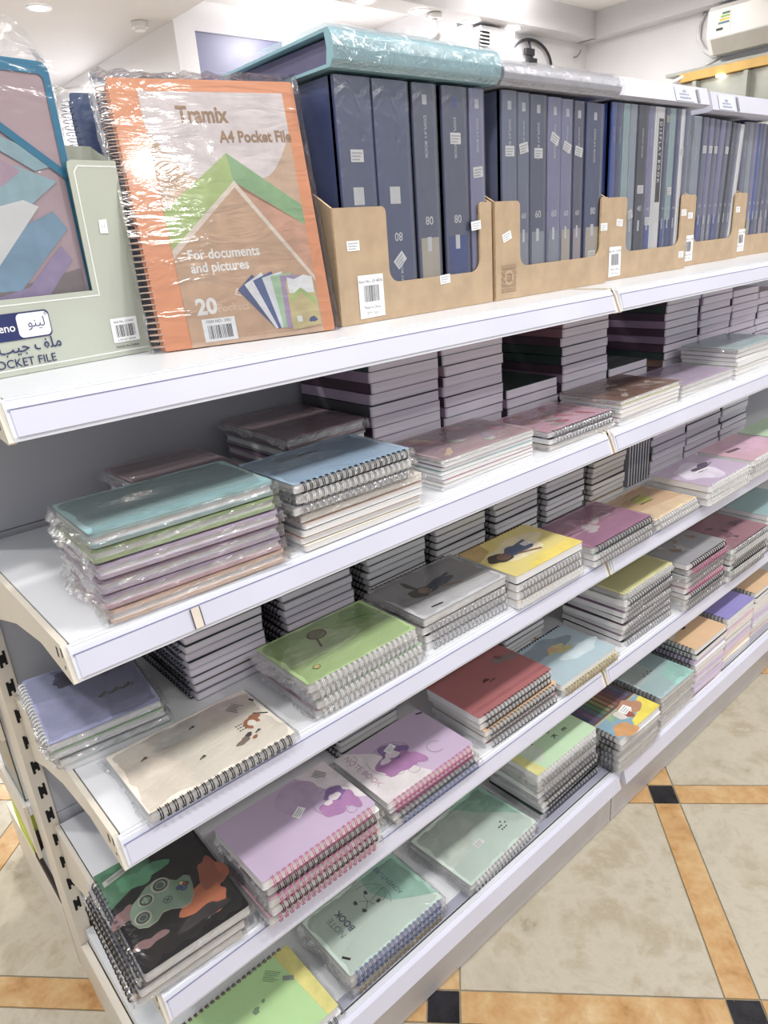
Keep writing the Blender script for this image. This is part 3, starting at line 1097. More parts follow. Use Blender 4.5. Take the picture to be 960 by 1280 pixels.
def art_red(mb, W, D):
    mb.poly([(0, D * .1), (W, D * .1), (W, D * .16), (0, D * .16)], 1, pm('deep red', (166, 70, 76)))
    mb.poly(blob(W * .45, D * .5, .007, .005, 3, .4), 2, pm('black red', (84, 34, 38)))
    mb.poly(blob(W * .5, D * .44, .008, .002, 3, .4), 2, pm('black red', (84, 34, 38)))
    mb.poly([(W * .72, D * .80), (W * .98, D * .70), (W * .98, D * .55), (W * .72, D * .64)], 1, pm('label grey', (130, 106, 104)))
    lines(mb, W * .80, D * .82, -45, 4, .02, pm('black red', (84, 34, 38)))

def art_lightblue(mb, W, D):
    mb.poly(blob(W * .4, D * .75, .07, .03, 3, .4), 1, pm('slate blue wash', (130, 152, 168)))
    mb.poly(blob(W * .55, D * .60, .030, .014, 5, .5), 2, pm('gold wash', (206, 190, 110)))
    mb.poly(blob(W * .48, D * .66, .014, .007, 5, .5), 3, pm('orange wash', (210, 160, 110)))
    mb.poly(blob(W * .7, D * .35, .05, .02, 8, .4), 2, pm('pale blue wash', (196, 220, 228)))

def art_controller(mb, W, D):
    bk, gr, orr, lg = pm('soot black', (36, 32, 34)), pm('emerald', (52, 122, 78)), pm('ember orange', (206, 92, 44)), pm('smoke pink', (136, 92, 92))
    mb.poly([(0, D * .62), (W * .12, D * .66), (W * .3, D * .72), (W * .5, D * .86), (W * .45, D), (0, D)], 1, gr)
    mb.poly(blob(W * .36, D * .76, .03, .018, 4, .5), 2, pm('bright emerald', (60, 150, 96)))
    mb.poly(blob(W * .72, D * .27, .040, .024, 6, .45), 1, orr)
    mb.poly(blob(W * .90, D * .44, .016, .034, 3, .45), 1, pm('deep ember', (176, 76, 44)))
    mb.poly(blob(W * .64, D * .15, .03, .012, 3, .45), 2, bk)
    mb.poly(blob(W * .10, D * .50, .018, .016, 3, .5), 1, lg)
    mb.poly(blob(W * .16, D * .20, .02, .008, 7, .5), 1, lg)
    body, edge = pm('controller green', (112, 150, 118)), pm('controller light', (176, 178, 150))
    pts = [(.12, .50), (.10, .42), (.13, .35), (.20, .315), (.29, .32), (.36, .36), (.44, .345), (.52, .30), (.60, .30), (.66, .35), (.70, .44), (.72, .52), (.68, .555), (.60, .545), (.52, .62), (.44, .655), (.34, .64), (.26, .595), (.18, .56)]
    mb.poly([(a * W, b * D - .0015) for a, b in pts], 2, edge)
    mb.poly([(a * W, b * D) for a, b in pts], 3, body)
    dk = pm('stick dark', (52, 64, 60))
    for (a, b, r_) in ((.20, .405, .0115), (.46, .585, .013), (.29, .53, .011)):
        ringpoly(mb, a * W, b * D, r_ * .8, r_, 4, edge)
        mb.poly(blob(a * W, b * D, r_ * .8, r_ * .8, 1, 0), 4, dk)
        ringpoly(mb, a * W, b * D, r_ * .42, r_ * .52, 5, body)
    a, b = .29 * W, .53 * D
    mb.poly(stroke((a - .006, b), (a + .006, b), .004), 6, body)
    mb.poly(stroke((a, b - .006), (a, b + .006), .004), 6, body)
    ringpoly(mb, .45 * W, .43 * D, .0052, .0062, 4, dk)
    mb.poly(stroke((.45 * W - .003, .43 * D - .003), (.45 * W + .003, .43 * D + .003), .0012), 5, dk)
    mb.poly(stroke((.45 * W + .003, .43 * D - .003), (.45 * W - .003, .43 * D + .003), .0012), 5, dk)
    for (da, db, c) in ((.03, .0, (150, 60, 50)), (-.03, .0, (60, 80, 150)), (0, .028, (170, 160, 70)), (0, -.028, (60, 130, 80))):
        mb.poly(blob((.62 + da * 1.2) * W, (.47 + db) * D, .0042, .0042, 1, 0), 4, dk)
        mb.poly(blob((.62 + da * 1.2) * W, (.47 + db) * D, .0030, .0030, 1, 0), 5, pm('button %d' % c[0], c))
    mb.poly([(W * .04, D * .84), (W * .40, D * .90), (W * .40, D * .955), (W * .04, D * .895)], 3, pm('label pale', (196, 200, 190)))
    for k in range(3):
        mb.poly(stroke((W * .08, D * (.862 + .012 * k)), (W * .34, D * (.905 + .012 * k)), .0014), 4, pm('label print', (120, 130, 120)))

def art_lime(mb, W, D):
    mb.poly([(W * .90, 0), (W, 0), (W, D), (W * .86, D)], 1, pm('lemon band', (226, 212, 96)))
    g = pm('moss print', (104, 136, 96))
    mb.poly(blob(W * .52, D * .58, .006, .005, 2, .3), 2, g)
    mb.poly(blob(W * .60, D * .62, .003, .0028, 2, .3), 2, g)
    lines(mb, W * .74, D * .90, -50, 6, .026, g)
    mb.poly([(W * .80, D * .66), (W * .87, D * .58), (W * .89, D * .63), (W * .82, D * .71)], 2, pm('grey code', (130, 140, 130)))

def art_mint(mb, W, D):
    mb.poly([(W * .62, D), (W, D), (W, D * .1), (W * .84, D * .25), (W * .66, D * .45), (W * .58, D * .75)], 1, pm('sea green', (140, 200, 178)))
    n1, n2 = pm('ink blue', (70, 84, 120)), pm('ink grey', (126, 150, 150))
    text(mb, 'NOTE', W * .20, D * .46, .016, 2, n2, 90, 'l', 0.01)
    text(mb, 'BOOK', W * .29, D * .46, .016, 2, n1, 90, 'l', 0.02)
    text(mb, 'ADVENTURE', W * .80, D * .42, .013, 2, n1, 90, 'l', 0.0)
    dk = pm('line black', (44, 54, 56))
    u, v = W * .56, D * .64
    ringpoly(mb, u - .006, v - .004, .036, .0366, 2, dk, -45, 95)
    ringpoly(mb, u + .012, v - .002, .014, .0146, 2, dk, -100, 100)
    mb.poly(stroke((u - .006, v - .003), (u + .03, v + .003), .0008), 2, dk)
    for (a, b) in ((-.024, -.010), (-.026, .012), (.006, -.012), (.000, .016)):
        mb.poly(blob(u + a, v + b, .0038, .0038, int(a * 1e4) % 7, .3), 2, dk)
    for (a, b) in ((-.02, -.01), (-.02, .01), (-.006, .015), (-.004, -.013)):
        mb.poly(stroke((u - .008, v), (u + a, v + b), .0008), 2, dk)
    mb.poly(stroke((W * .05, D * .26), (W * .09, D * .17), .004), 2, INK)

def art_palemint(mb, W, D):
    mb.poly([(W * .55, D), (W, D), (W, D * .22), (W * .86, D * .45), (W * .68, D * .72)], 1, pm('emerald wash', (150, 210, 180)))
    mb.poly([(0, D * .3), (W * .4, D * .35), (W * .6, D * .55), (W * .5, D), (0, D)], 1, pm('grey mint wash', (208, 226, 210)))
    dk = pm('line black', (44, 54, 56))
    for k in range(7):
        mb.poly(blob(W * (.70 + .03 * (k % 4)), D * (.25 + .05 * (k // 3)), .0022, .0018, k, .3, 9), 2, dk)

def art_notegreen(mb, W, D):
    mb.poly([(0, 0), (W * .14, 0), (W * .10, D * .5), (W * .04, D), (0, D)], 1, pm('lemon patch', (222, 212, 110)))
    mb.poly(blob(W * .22, D * .35, .02, .03, 4, .3), 1, pm('pale grey green', (200, 214, 190)))
    dk = pm('forest letters', (44, 70, 52))
    for ch, (a, b) in {'N': (.72, .82), 'O': (.72, .66), 'T': (.72, .50), 'E': (.72, .34)}.items():
        text(mb, ch, W * a, D * b, .017, 2, dk, -90, 'c', 0.02)
    for k, ch in enumerate('BOOK'):
        text(mb, ch, W * .56, D * (.82 - .16 * k), .017, 2, dk, -90, 'c', 0.02)
    mb.poly(blob(W * .33, D * .5, .005, .005, 2, .3), 2, dk)
    mb.poly(blob(W * .30, D * .7, .004, .005, 5, .3), 2, dk)

def art_pencils(mb, W, D):
    D = D * 0.56
    mb.poly([(0, D * .58), (W, D * .58), (W, D / .56), (0, D / .56)], 1, pm('dusk brown', (84, 62, 66)))
    cols = [(60, 60, 110), (88, 60, 110), (50, 96, 110), (60, 120, 70), (120, 130, 60), (160, 110, 60), (150, 80, 60), (120, 60, 70), (90, 60, 100), (70, 80, 120)]
    for k in range(10):
        u = W * (.05 + .095 * k)
        mb.poly([(u - .005, D * .66), (u + .005, D * .66), (u + .005, D * 1.2), (u, D * 1.32), (u - .005, D * 1.2)], 2, pm('pencil %d' % k, cols[k]))
    mb.poly([(0, D * .56), (W, D * .56), (W, D * .60), (0, D * .60)], 3, pm('desk tan', (190, 172, 130)))
    mb.poly([(0, 0), (W, 0), (W, D * .56), (0, D * .56)], 1, pm('sea blue', (120, 168, 196)))
    mb.poly([(W * .25, D * .56), (W * .65, D * .56), (W * .5, D * .4), (W * .2, D * .42)], 2, pm('meadow', (130, 180, 130)))
    mb.poly([(W * .35, 0), (W, 0), (W, D * .5), (W * .8, D * .42), (W * .62, D * .2), (W * .45, D * .16)], 2, pm('sunny yellow', (246, 220, 36)))
    mb.poly(blob(W * .22, D * .10, .03, .02, 5, .3), 2, pm('tangerine', (226, 146, 70)))
    mb.poly(blob(W * .66, D * .42, .030, .026, 3, .3), 3, pm('terracotta', (196, 124, 84)))
    mb.poly(blob(W * .50, D * .40, .022, .018, 4, .3), 4, pm('pale shape', (226, 216, 206)))
    mb.poly(blob(W * .54, D * .30, .012, .010, 6, .3), 4, pm('brick', (170, 70, 50)))

def art_tealtext(mb, W, D):
    mb.poly([(0, D * .3), (W * .6, D * .35), (W * .55, D), (0, D)], 1, pm('pale grey teal', (192, 210, 208)))
    mb.poly([(W * .45, 0), (W, 0), (W, D * .35), (W * .55, D * .25)], 1, pm('aqua wash', (146, 214, 200)))
    g = pm('slate print', (110, 130, 130))
    lines(mb, W * .66, D * .78, -35, 5, .022, g)
    for k in range(5):
        mb.poly(blob(W * (.34 + .05 * k), D * (.38 + .03 * (k % 2)), .003, .003, k, .4, 9), 2, g)

def art_blot(mb, W, D):
    mb.poly([(0, D * .4), (W * .4, D * .5), (W * .3, D), (0, D)], 1, pm('grey cream', (206, 190, 168)))
    mb.poly(blob(W * .45, D * .62, .027, .020, 6, .35), 2, pm('ink blot', (40, 34, 36)))
    mb.poly(stroke((W * .78, D * .70), (W * .90, D * .66), .005), 2, INK)

def art_swirl(cols, seed):
    def f(mb, W, D):
        rn = random.Random(seed)
        for k in range(14):
            mb.poly(blob(rn.uniform(.12, .88) * W, rn.uniform(.15, .85) * D, rn.uniform(.008, .02), rn.uniform(.005, .012), k + seed, .4, rot=rn.uniform(0, 3)), 1 + k * .2, pm('swirl %d %d' % (seed, k % len(cols)), cols[k % len(cols)]))
    return f

def art_teal(mb, W, D):
    mb.poly([(0, 0.004), (W, 0.004), (W, .02), (0, .02)], 1, pm('teal band', (130, 190, 198)))
def art_skyblue(mb, W, D):
    mb.poly(blob(W * .35, D * .6, .05, .03, 3, .4), 1, pm('pale sky', (156, 190, 222)))
    mb.poly([(W * .22, D * .70), (W * .42, D * .70), (W * .42, D * .84), (W * .22, D * .84)], 2, pm('grey blue patch', (128, 150, 178)))
    mb.poly(blob(W * .48, D * .75, .014, .004, 3, .5), 3, pm('deep blue mark', (60, 84, 120)))

# ======================================================= second shelf (under the cartons)
Z2 = PZ[1]
g = 'wrapped hardcover notebooks under the teal one'
stack('the teal-topped stack at the left end', 0.062, 0.280, -0.001, 0.134, Z2, [
    H('teal', .0165, sleeve=0, art=art_teal, sticker=(.09, .085, -.2)), H('green', .0155, sleeve=1), H('lilac', .0155, sleeve=2),
    H('mauve', .0155, sleeve=3, back='lilac'), H('lilac', .0155, sleeve=0, back='pink'), H('peach', .0155, sleeve=1)], g, rot=R(-2.2), lean=(-0.0006, 0))
g = 'notebooks in the sky blue stack'
stack('the sky-blue-topped stack, second shelf', 0.302, 0.498, -0.004, 0.136, Z2, [
    S('sky blue', .012, 'black', sleeve=1, art=art_skyblue), S('white', .012, 'white', sleeve=2, back='cream', dx=.002), S('grey', .011, 'silver', sleeve=3, dx=-.002),
    N_('cream', .0095, W=.212, dx=.012, pages=PAGE_C, sleeve=0), N_('peach', .0078, W=.21, dx=.012), N_('white', .0078, W=.21, dx=.013), N_('peach', .0078, W=.21, dx=.012), N_('cream', .0078, W=.21, dx=.011)], g)
g = 'thin notebooks in the flower patterned stack'
sw1 = art_swirl([(214, 150, 170), (226, 190, 150), (160, 140, 170), (216, 120, 140), (190, 196, 180)], 3)
stack('the dusty pink stack right of sky blue', 0.576, 0.796, 0.013, 0.136, Z2, [
    N_('dusty pink', .0055, art=sw1, sleeve=0)] + [N_(c, .0052, pages=PAGE) for c in ('white', 'lilac', 'pale teal', 'white', 'pink', 'cream', 'white')], g, gap=.0012)
g = 'notebooks in the rose spiral stack'
sw2 = art_swirl([(216, 110, 130), (226, 150, 120), (230, 180, 190), (150, 160, 150), (200, 90, 110)], 8)
stack('the rose spiral stack by the rail joint', 0.838, 1.036, 0.014, 0.136, Z2, [
    S('pink', .0095, 'silver', art=sw2, sleeve=2), S('dark grey', .0095, 'silver'), N_('cream', .009, W=.208, dx=.004, dy=-.004, pages=PAGE_C, sleeve=1)], g)
g = 'notebooks in the brown stack past the joint'
stack('the brown-topped stack past the rail joint', 1.046, 1.268, 0.003, 0.138, Z2, [
    N_('brown', .0078, art=art_swirl([(120, 90, 84), (160, 130, 120), (180, 160, 150)], 5), sleeve=3)] + [N_(c, .0072) for c in ('pale yellow', 'white', 'cream', 'pink', 'white')], g, gap=.001)
g = 'notebooks in the lilac stack near the right'
stack('the lilac stack right of the brown stack', 1.290, 1.520, 0.007, 0.138, Z2, [
    N_('lilac', .008, sleeve=0)] + [N_(c, .0072) for c in ('white', 'pale green', 'white')], g, gap=.001)
g = 'notebooks in the pale teal stack at the right edge'
stack('the pale-teal-topped stack at right edge', 1.545, 1.770, 0.010, 0.138, Z2, [
    N_('pale teal', .010, sleeve=1), N_('white', .009), N_('brown', .009), N_('white', .009), N_('pale green', .009), N_('cream', .009), N_('white', .009)], g, gap=.001)
stack('the grey lilac stack cut by the right edge', 1.79, 2.01, 0.010, 0.138, Z2, [
    N_('lilac', .010), N_('white', .009), N_('grey', .009), N_('white', .009)], 'notebooks in the grey lilac stack', gap=.001)

# back row of the second shelf: book blocks with coloured spines to the left
def blocks(place, x, w, z, cols, group, T=.0176, y=.175, D=.2, top=None, gap=.0009):
    bk = [dict(cover=c, T=T, style='pile', back='silver', pages=PAGE_W, spine=c, name='notebook', desc=c + ' covered notebook') for c in cols]
    stack(place, x, x + w, y, D, z, bk, group, jit=.003, gap=gap, jrot=.9)

stack('the low pile behind the teal stack', 0.198, 0.344, 0.150, 0.2, Z2, [
    H('dusty pink', .0165, sleeve=0), H('mauve', .0165), H('grey', .0165), H('dusty pink', .0165)], 'hardcover notebooks behind the teal stack')
stack('the dark pink pile at the back', 0.414, 0.565, 0.172, 0.2, Z2, [
    H('dusty pink', .0175, sleeve=2), H('grey', .0175), H('mauve', .0175), H('grey', .0175), H('dusty pink', .0175)], 'hardcover notebooks at the back of the second shelf')
blocks('back pile behind the sky-blue stack', .584, .157, Z2, ['plum', 'dark green', 'mauve', 'plum', 'lilac', 'dark grey', 'mauve', 'plum', 'lilac', 'dark green', 'plum'], 'first tall back pile')
blocks('back pile behind the dusty pink stack', .751, .160, Z2, ['plum', 'mauve', 'dark green', 'dusty pink', 'plum', 'lilac', 'plum', 'mauve', 'dark grey', 'dusty pink', 'plum'], 'second tall back pile')
blocks('the short back pile behind the rose stack', .926, .160, Z2, ['dark green', 'mauve', 'plum', 'dark green'], 'short back pile')
blocks('tall back pile at the rail joint', 1.103, .165, Z2, ['brown', 'maroon', 'maroon', 'plum', 'dark green', 'dark green', 'plum', 'mauve', 'plum', 'dark green', 'plum'], 'third tall back pile')
blocks('the low back pile beyond the rail joint', 1.282, .160, Z2, ['dark green', 'plum', 'mauve'], 'low back pile beyond the joint')
blocks('back pile with purple spines, far bay', 1.523, .162, Z2, ['plum', 'dark green', 'plum', 'mauve', 'plum', 'mauve', 'plum', 'dark green', 'brown', 'plum'], 'fourth tall back pile')
blocks('back pile right of the purple spines', 1.696, .165, Z2, ['lilac', 'mauve', 'plum', 'mauve', 'lilac', 'plum', 'lilac', 'mauve', 'plum', 'lilac'], 'fifth tall back pile')
blocks('back pile second from right edge', 1.872, .155, Z2, ['mauve', 'plum', 'dusty pink', 'mauve', 'lilac', 'plum', 'dusty pink', 'mauve', 'plum'], 'sixth tall back pile')
blocks('back pile at the right edge', 2.037, .155, Z2, ['maroon', 'dusty pink', 'plum', 'plum', 'maroon', 'dusty pink', 'mauve', 'plum'], 'seventh tall back pile')

# ======================================================= third shelf
Z3 = PZ[2]
stack('the blue violet stack at the left end', 0.000, 0.146, 0.143, 0.185, Z3, [
    S('blue violet', .0108, 'white', 'L', art=art_violet, sleeve=0), S('pale green', .0105, 'white', 'L', sleeve=1, dx=.004), S('grey', .0105, 'white', 'L', sleeve=2, dx=.008), S('pale green', .0105, 'white', 'L', dx=.012)], 'spiral notebooks in the blue violet stack', rot=R(-6))
book('spiral_notebook', 'cream spiral notebook with a fox print, lying alone on the third shelf', None, (0.1475, 0.053, Z3 + .0006), R(-.6), 0.205, 0.138, 0.0135, 'cream', ring='black', side='F', art=art_cream, sleeve=2)
stack('the green stack with the racket print', 0.288, 0.492, -0.001, 0.136, Z3, [
    S('green', .0135, 'white', art=art_green, sleeve=0), S('white', .0135, 'white', sleeve=1, dx=.006), S('pale green', .0130, 'white', sleeve=2, dx=.010), S('pink', .0125, 'white', dx=.008, sleeve=3)], 'spiral notebooks in the green stack')
stack('the grey stack with a figure print', 0.516, 0.716, 0.008, 0.138, Z3, [
    S('grey', .0135, 'black', 'B', art=art_grey, sleeve=1), S('dark grey', .0135, 'silver'), S('black', .0130, 'silver', dx=.003), S('white', .0130, 'silver', dx=.006)], 'spiral notebooks in the grey stack')
stack('the yellow stack with a figure print', 0.718, 0.912, -0.012, 0.138, Z3, [
    S('yellow', .0145, 'brown', 'B', art=art_yellow, sticker=(.12, .075, -.1)), S('navy', .0140, 'silver'), S('cream', .0140, 'silver', dx=.003), S('cream', .0140, 'white', dx=.004)], 'spiral notebooks in the yellow stack')
stack('the magenta stack at the rail joint', 0.936, 1.150, -0.018, 0.136, Z3, [
    S('magenta', .0130, 'steel', art=art_magenta, sleeve=0), S('pale teal', .0125, 'silver', dx=.002), S('dark grey', .0125, 'silver', dx=.004)], 'spiral notebooks in the magenta stack')
stack('the orange stack past the rail joint', 1.170, 1.352, -0.016, 0.138, Z3, [
    S('orange', .0105, 'white', art=art_orange, sleeve=1), S('cream', .0105, 'white', dx=.004, sleeve=2)], 'spiral notebooks in the orange stack')
stack('the pale lilac stack with the plum print', 1.366, 1.572, -0.034, 0.138, Z3, [
    S('lilac', .0150, 'white', art=art_lilac), S('cream', .0145, 'white'), S('white', .0145, 'white')], 'spiral notebooks in the pale lilac stack')
stack('the rose stack at the right edge', 1.592, 1.800, -0.030, 0.138, Z3, [
    S('pink', .0155, 'white', art=art_pinkstroke), S('white', .0150, 'white', sleeve=2), S('mauve', .0150, 'white')], 'spiral notebooks in the rose stack')
stack('the pale green stack at the right edge', 1.82, 2.02, -0.03, 0.138, Z3, [
    S('pale green', .0155, 'steel'), S('dark grey', .0150, 'steel'), S('green', .0150, 'white')], 'spiral notebooks in the pale green edge stack')

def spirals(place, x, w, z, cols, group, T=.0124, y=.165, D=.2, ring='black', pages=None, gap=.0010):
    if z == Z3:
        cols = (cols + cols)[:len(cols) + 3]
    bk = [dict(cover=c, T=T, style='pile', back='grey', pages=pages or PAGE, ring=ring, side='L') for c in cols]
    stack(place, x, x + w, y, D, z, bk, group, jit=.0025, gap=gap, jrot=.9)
BW = 0.138
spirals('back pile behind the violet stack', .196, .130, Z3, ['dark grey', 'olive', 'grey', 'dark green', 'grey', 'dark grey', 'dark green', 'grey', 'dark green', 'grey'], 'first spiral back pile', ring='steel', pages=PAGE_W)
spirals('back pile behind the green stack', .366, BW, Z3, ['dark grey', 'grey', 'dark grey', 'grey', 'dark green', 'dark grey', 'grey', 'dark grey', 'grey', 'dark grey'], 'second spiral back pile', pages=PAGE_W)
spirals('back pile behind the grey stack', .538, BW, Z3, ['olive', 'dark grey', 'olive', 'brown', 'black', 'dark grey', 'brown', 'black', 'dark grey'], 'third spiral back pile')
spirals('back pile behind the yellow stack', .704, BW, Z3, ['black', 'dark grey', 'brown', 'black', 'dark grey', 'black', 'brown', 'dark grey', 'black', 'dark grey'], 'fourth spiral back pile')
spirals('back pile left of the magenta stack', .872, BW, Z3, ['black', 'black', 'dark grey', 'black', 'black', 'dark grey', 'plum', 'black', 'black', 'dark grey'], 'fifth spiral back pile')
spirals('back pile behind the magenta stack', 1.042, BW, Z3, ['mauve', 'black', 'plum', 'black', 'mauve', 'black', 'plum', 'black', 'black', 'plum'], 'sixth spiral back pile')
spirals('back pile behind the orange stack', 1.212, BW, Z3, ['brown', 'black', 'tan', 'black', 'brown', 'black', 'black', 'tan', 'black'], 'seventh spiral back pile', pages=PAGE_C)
# notebooks standing on edge
for k in range(8):
    x = 1.374 + k * .0125
    o = thing('notebook', 'thin white notebook on edge behind the orange stack, %s' % (['first', 'second', 'third', 'fourth', 'fifth', 'sixth', 'seventh', 'last'][k],), 'notebook', (x, .17, Z3 + .0006), group='notebooks standing on edge')
    mb = MB()
    mb.box(.001, .002, .001, .0095, .145, .200, PAGE)
    obj('page_block', mb, o)
    mb = MB()
    mb.box(0, 0, 0, .001, .147, .201, cover_mat('grey'))
    obj('front_cover', mb, o)
    mb = MB()
    mb.box(.0095, 0, 0, .0105, .147, .201, cover_mat('dark grey'))
    obj('back_cover', mb, o)
blocks('wrapped pile past the standing notebooks', 1.492, .168, Z3, ['dark green', 'grey', 'olive', 'grey', 'dark green', 'grey', 'olive', 'grey', 'grey'], 'first wrapped back pile')
blocks('second wrapped pile past standing notebooks', 1.672, .19, Z3, ['green', 'grey', 'mauve', 'grey', 'dark green', 'mauve', 'grey', 'grey', 'mauve'], 'second wrapped back pile')
blocks('wrapped pile at right edge, third shelf', 1.875, .16, Z3, ['green', 'grey', 'dark green', 'grey', 'grey', 'dark green', 'grey', 'grey'], 'third wrapped back pile')

# ======================================================= fourth shelf
Z4 = PZ[3]
stack('the stack at the left end, fourth shelf', 0.000, 0.148, -0.012, 0.196, Z4, [
    S('black', .0150, 'steel', 'L', art=art_controller, sleeve=1, desc='dark notebook with game controller print'),
    S('dark grey', .0130, 'black', 'L', dx=-.012, sleeve=2), S('brown', .0125, 'black', 'L', dx=-.014, sleeve=3)], 'spiral notebooks under the controller print', rot=R(-2.5))
stack('the lilac girl-print stack', 0.160, 0.362, -0.030, 0.134, Z4, [
    S('lilac', .0150, 'pink', art=art_purple1, sticker=(.108, .069, .5)), S('white', .0150, 'black', dx=.007, sleeve=1), S('pink', .0145, 'pink', dx=.004, sleeve=2),
    S('pale green', .0140, 'black', dx=.006), S('pink', .0140, 'pink', dx=.003, sleeve=3)], 'spiral notebooks in the lilac stack')
stack('the lilac and white lettered stack', 0.393, 0.591, -0.018, 0.140, Z4, [
    S('lilac', .0120, 'pink', art=art_purple2, sticker=(.088, .094, .3)), S('pink', .0105, 'pink', dx=.004), S('grey', .0105, 'steel', dx=.008, sleeve=0), S('white', .0110, 'blue', dx=.012, sleeve=1)], 'spiral notebooks in the lettered stack')
stack('the red stack', 0.628, 0.838, 0.000, 0.136, Z4, [
    S('red', .0130, 'steel', art=art_red), S('maroon', .0130, 'steel', dx=.004), S('orange', .0120, 'steel', dx=.008, dy=-.006, back='tan'), S('grey', .0130, 'silver', dx=.008, dy=-.004), S('maroon', .0125, 'steel', dx=.012, dy=-.008)], 'spiral notebooks in the red stack')
stack('the light blue pair by the rail joint', 0.858, 1.052, -0.010, 0.138, Z4, [
    S('light blue', .0125, 'navy', 'B', art=art_lightblue), S('pale yellow', .0125, 'gold', dx=.003, sleeve=0)], 'spiral notebooks in the light blue pair')
stack('the tall pale yellow stack past the joint', 1.094, 1.300, 0.002, 0.158, Z4, [
    S('pale yellow', .0130, 'white', sleeve=0), S('white', .0125, 'steel', dx=-.004), S('black', .0125, 'silver', dx=.004), S('mauve', .0125, 'silver', dx=-.002), S('black', .0125, 'silver', dx=.002),
    S('plum', .0125, 'silver', dx=-.003), S('black', .0125, 'silver', dx=.005), S('mauve', .0125, 'silver', dx=.002), S('black', .0120, 'silver', dx=.004)], 'spiral notebooks in the tall yellow stack', jrot=2.0)
stack('the grey-topped stack right of pale yellow', 1.326, 1.518, -0.020, 0.145, Z4, [
    S('grey', .0135, 'black', art=art_swirl([(150, 146, 140), (176, 178, 176), (140, 110, 96)], 12)), S('pink', .0140, 'pink', dx=.004, sleeve=0), S('white', .0135, 'silver', sleeve=1), S('lilac', .0130, 'silver', dx=.002), S('pink', .0130, 'pink'),
    S('dark grey', .0130, 'steel'), S('cream', .0130, 'silver', sleeve=2), S('white', .0125, 'silver')], 'spiral notebooks in the grey topped stack')
stack('the maroon stack near the right', 1.535, 1.745, -0.030, 0.145, Z4, [
    S('maroon', .0140, 'silver', art=art_swirl([(120, 70, 90), (160, 96, 120), (96, 60, 80)], 14)), S('pale green', .0135, 'white', sleeve=0), S('cream', .0130, 'silver'), S('dark grey', .0130, 'black'), S('pale green', .0130, 'white', sleeve=1), S('white', .0130, 'silver')], 'spiral notebooks in the maroon stack')
stack('the teal stack at right edge, fourth shelf', 1.765, 1.97, -0.02, 0.145, Z4, [
    S('teal', .0140, 'silver'), S('white', .0135, 'silver'), S('cream', .0130, 'silver'), S('dark grey', .0130, 'black'), S('pale green', .0130, 'white'), S('white', .0130, 'silver'), S('grey', .0130, 'silver')], 'spiral notebooks in the edge teal stack')
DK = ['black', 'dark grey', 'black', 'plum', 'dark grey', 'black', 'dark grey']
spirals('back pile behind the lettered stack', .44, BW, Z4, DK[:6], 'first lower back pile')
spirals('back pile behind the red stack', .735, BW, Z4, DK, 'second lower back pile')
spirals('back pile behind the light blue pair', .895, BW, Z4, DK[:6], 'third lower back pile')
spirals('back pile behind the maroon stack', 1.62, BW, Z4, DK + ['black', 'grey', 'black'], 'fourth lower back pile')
for k in range(6):
    x = 1.80 + k * .0135
    o = thing('notebook', 'white notebook on edge behind the maroon stack, %s' % (['first', 'second', 'third', 'fourth', 'fifth', 'last'][k],), 'notebook', (x, .17, Z4 + .0006), group='notebooks standing on edge, fourth shelf')
    for nm, a, b, mm in (('page_block', .001, .0105, PAGE), ('front_cover', 0, .001, cover_mat('grey')), ('back_cover', .0105, .0115, cover_mat('dark grey'))):
        mb = MB()
        mb.box(a, 0, 0, b, .147, .200, mm)
        obj(nm, mb, o)
spirals('back pile at right edge, fourth shelf', 1.92, BW, Z4, ['brown', 'grey', 'brown', 'grey', 'dark grey', 'brown', 'grey', 'brown', 'grey', 'grey'], 'fifth lower back pile')

# ======================================================= bottom shelf
Z5 = PZ[4]
stack('the lime stack with the lemon band', 0.036, 0.236, -0.054, 0.140, Z5, [
    S('pale green', .0130, 'brown', 'B', art=art_lime, covermat=mat('cover lime', (184, 218, 160), 0.32, coat=.35)), S('white', .0125, 'steel', dx=.004, sleeve=1)], 'spiral notebooks in the lime stack')
stack('the mint stack lettered along its cover', 0.270, 0.474, -0.044, 0.132, Z5, [
    S('mint', .0145, 'blue', art=art_mint, sleeve=0), S('light blue', .0140, 'blue', dx=.003, sleeve=1), S('cream', .0140, 'gold', dx=.002, sleeve=2)], 'spiral notebooks in the mint stack')
stack('the pale mint pair in loose plastic', 0.535, 0.737, -0.046, 0.150, Z5, [
    S('mint', .0115, 'white', art=art_palemint, sleeve=3, sticker=(.084, .05, .0)), S('white', .0105, 'white', sleeve=1)], 'spiral notebooks in the pale mint pair', rot=R(3.0))
stack('the pale green lettered stack', 0.758, 0.958, -0.030, 0.138, Z5, [
    S('pale green', .0135, 'white', art=art_notegreen), S('white', .0135, 'silver', sleeve=1), S('pale green', .0130, 'white', dx=.002, sleeve=2), S('mint', .0130, 'silver', dx=.004),
    S('lilac', .0125, 'steel', dx=.004, sleeve=0), S('cream', .0125, 'black', dx=.012, dr=1.5), S('dark grey', .0125, 'black', dx=.014, dr=2), S('dark green', .0120, 'steel', dx=.012, sleeve=3)], 'spiral notebooks in the pale green stack')
stack('the yellow stack with the pencil print', 0.986, 1.148, -0.070, 0.190, Z5, [
    S('yellow', .0140, 'black', 'L', art=art_pencils, sticker=(.095, .048, .15, .03, .02)), S('white', .0140, 'black', 'L', sleeve=0), S('dark grey', .0135, 'black', 'L', sleeve=1), S('white', .0135, 'steel', 'L', sleeve=2), S('mint', .0135, 'steel', 'L', sleeve=3), S('cream', .0130, 'steel', 'L', sleeve=0)], 'spiral notebooks in the pencil print stack')
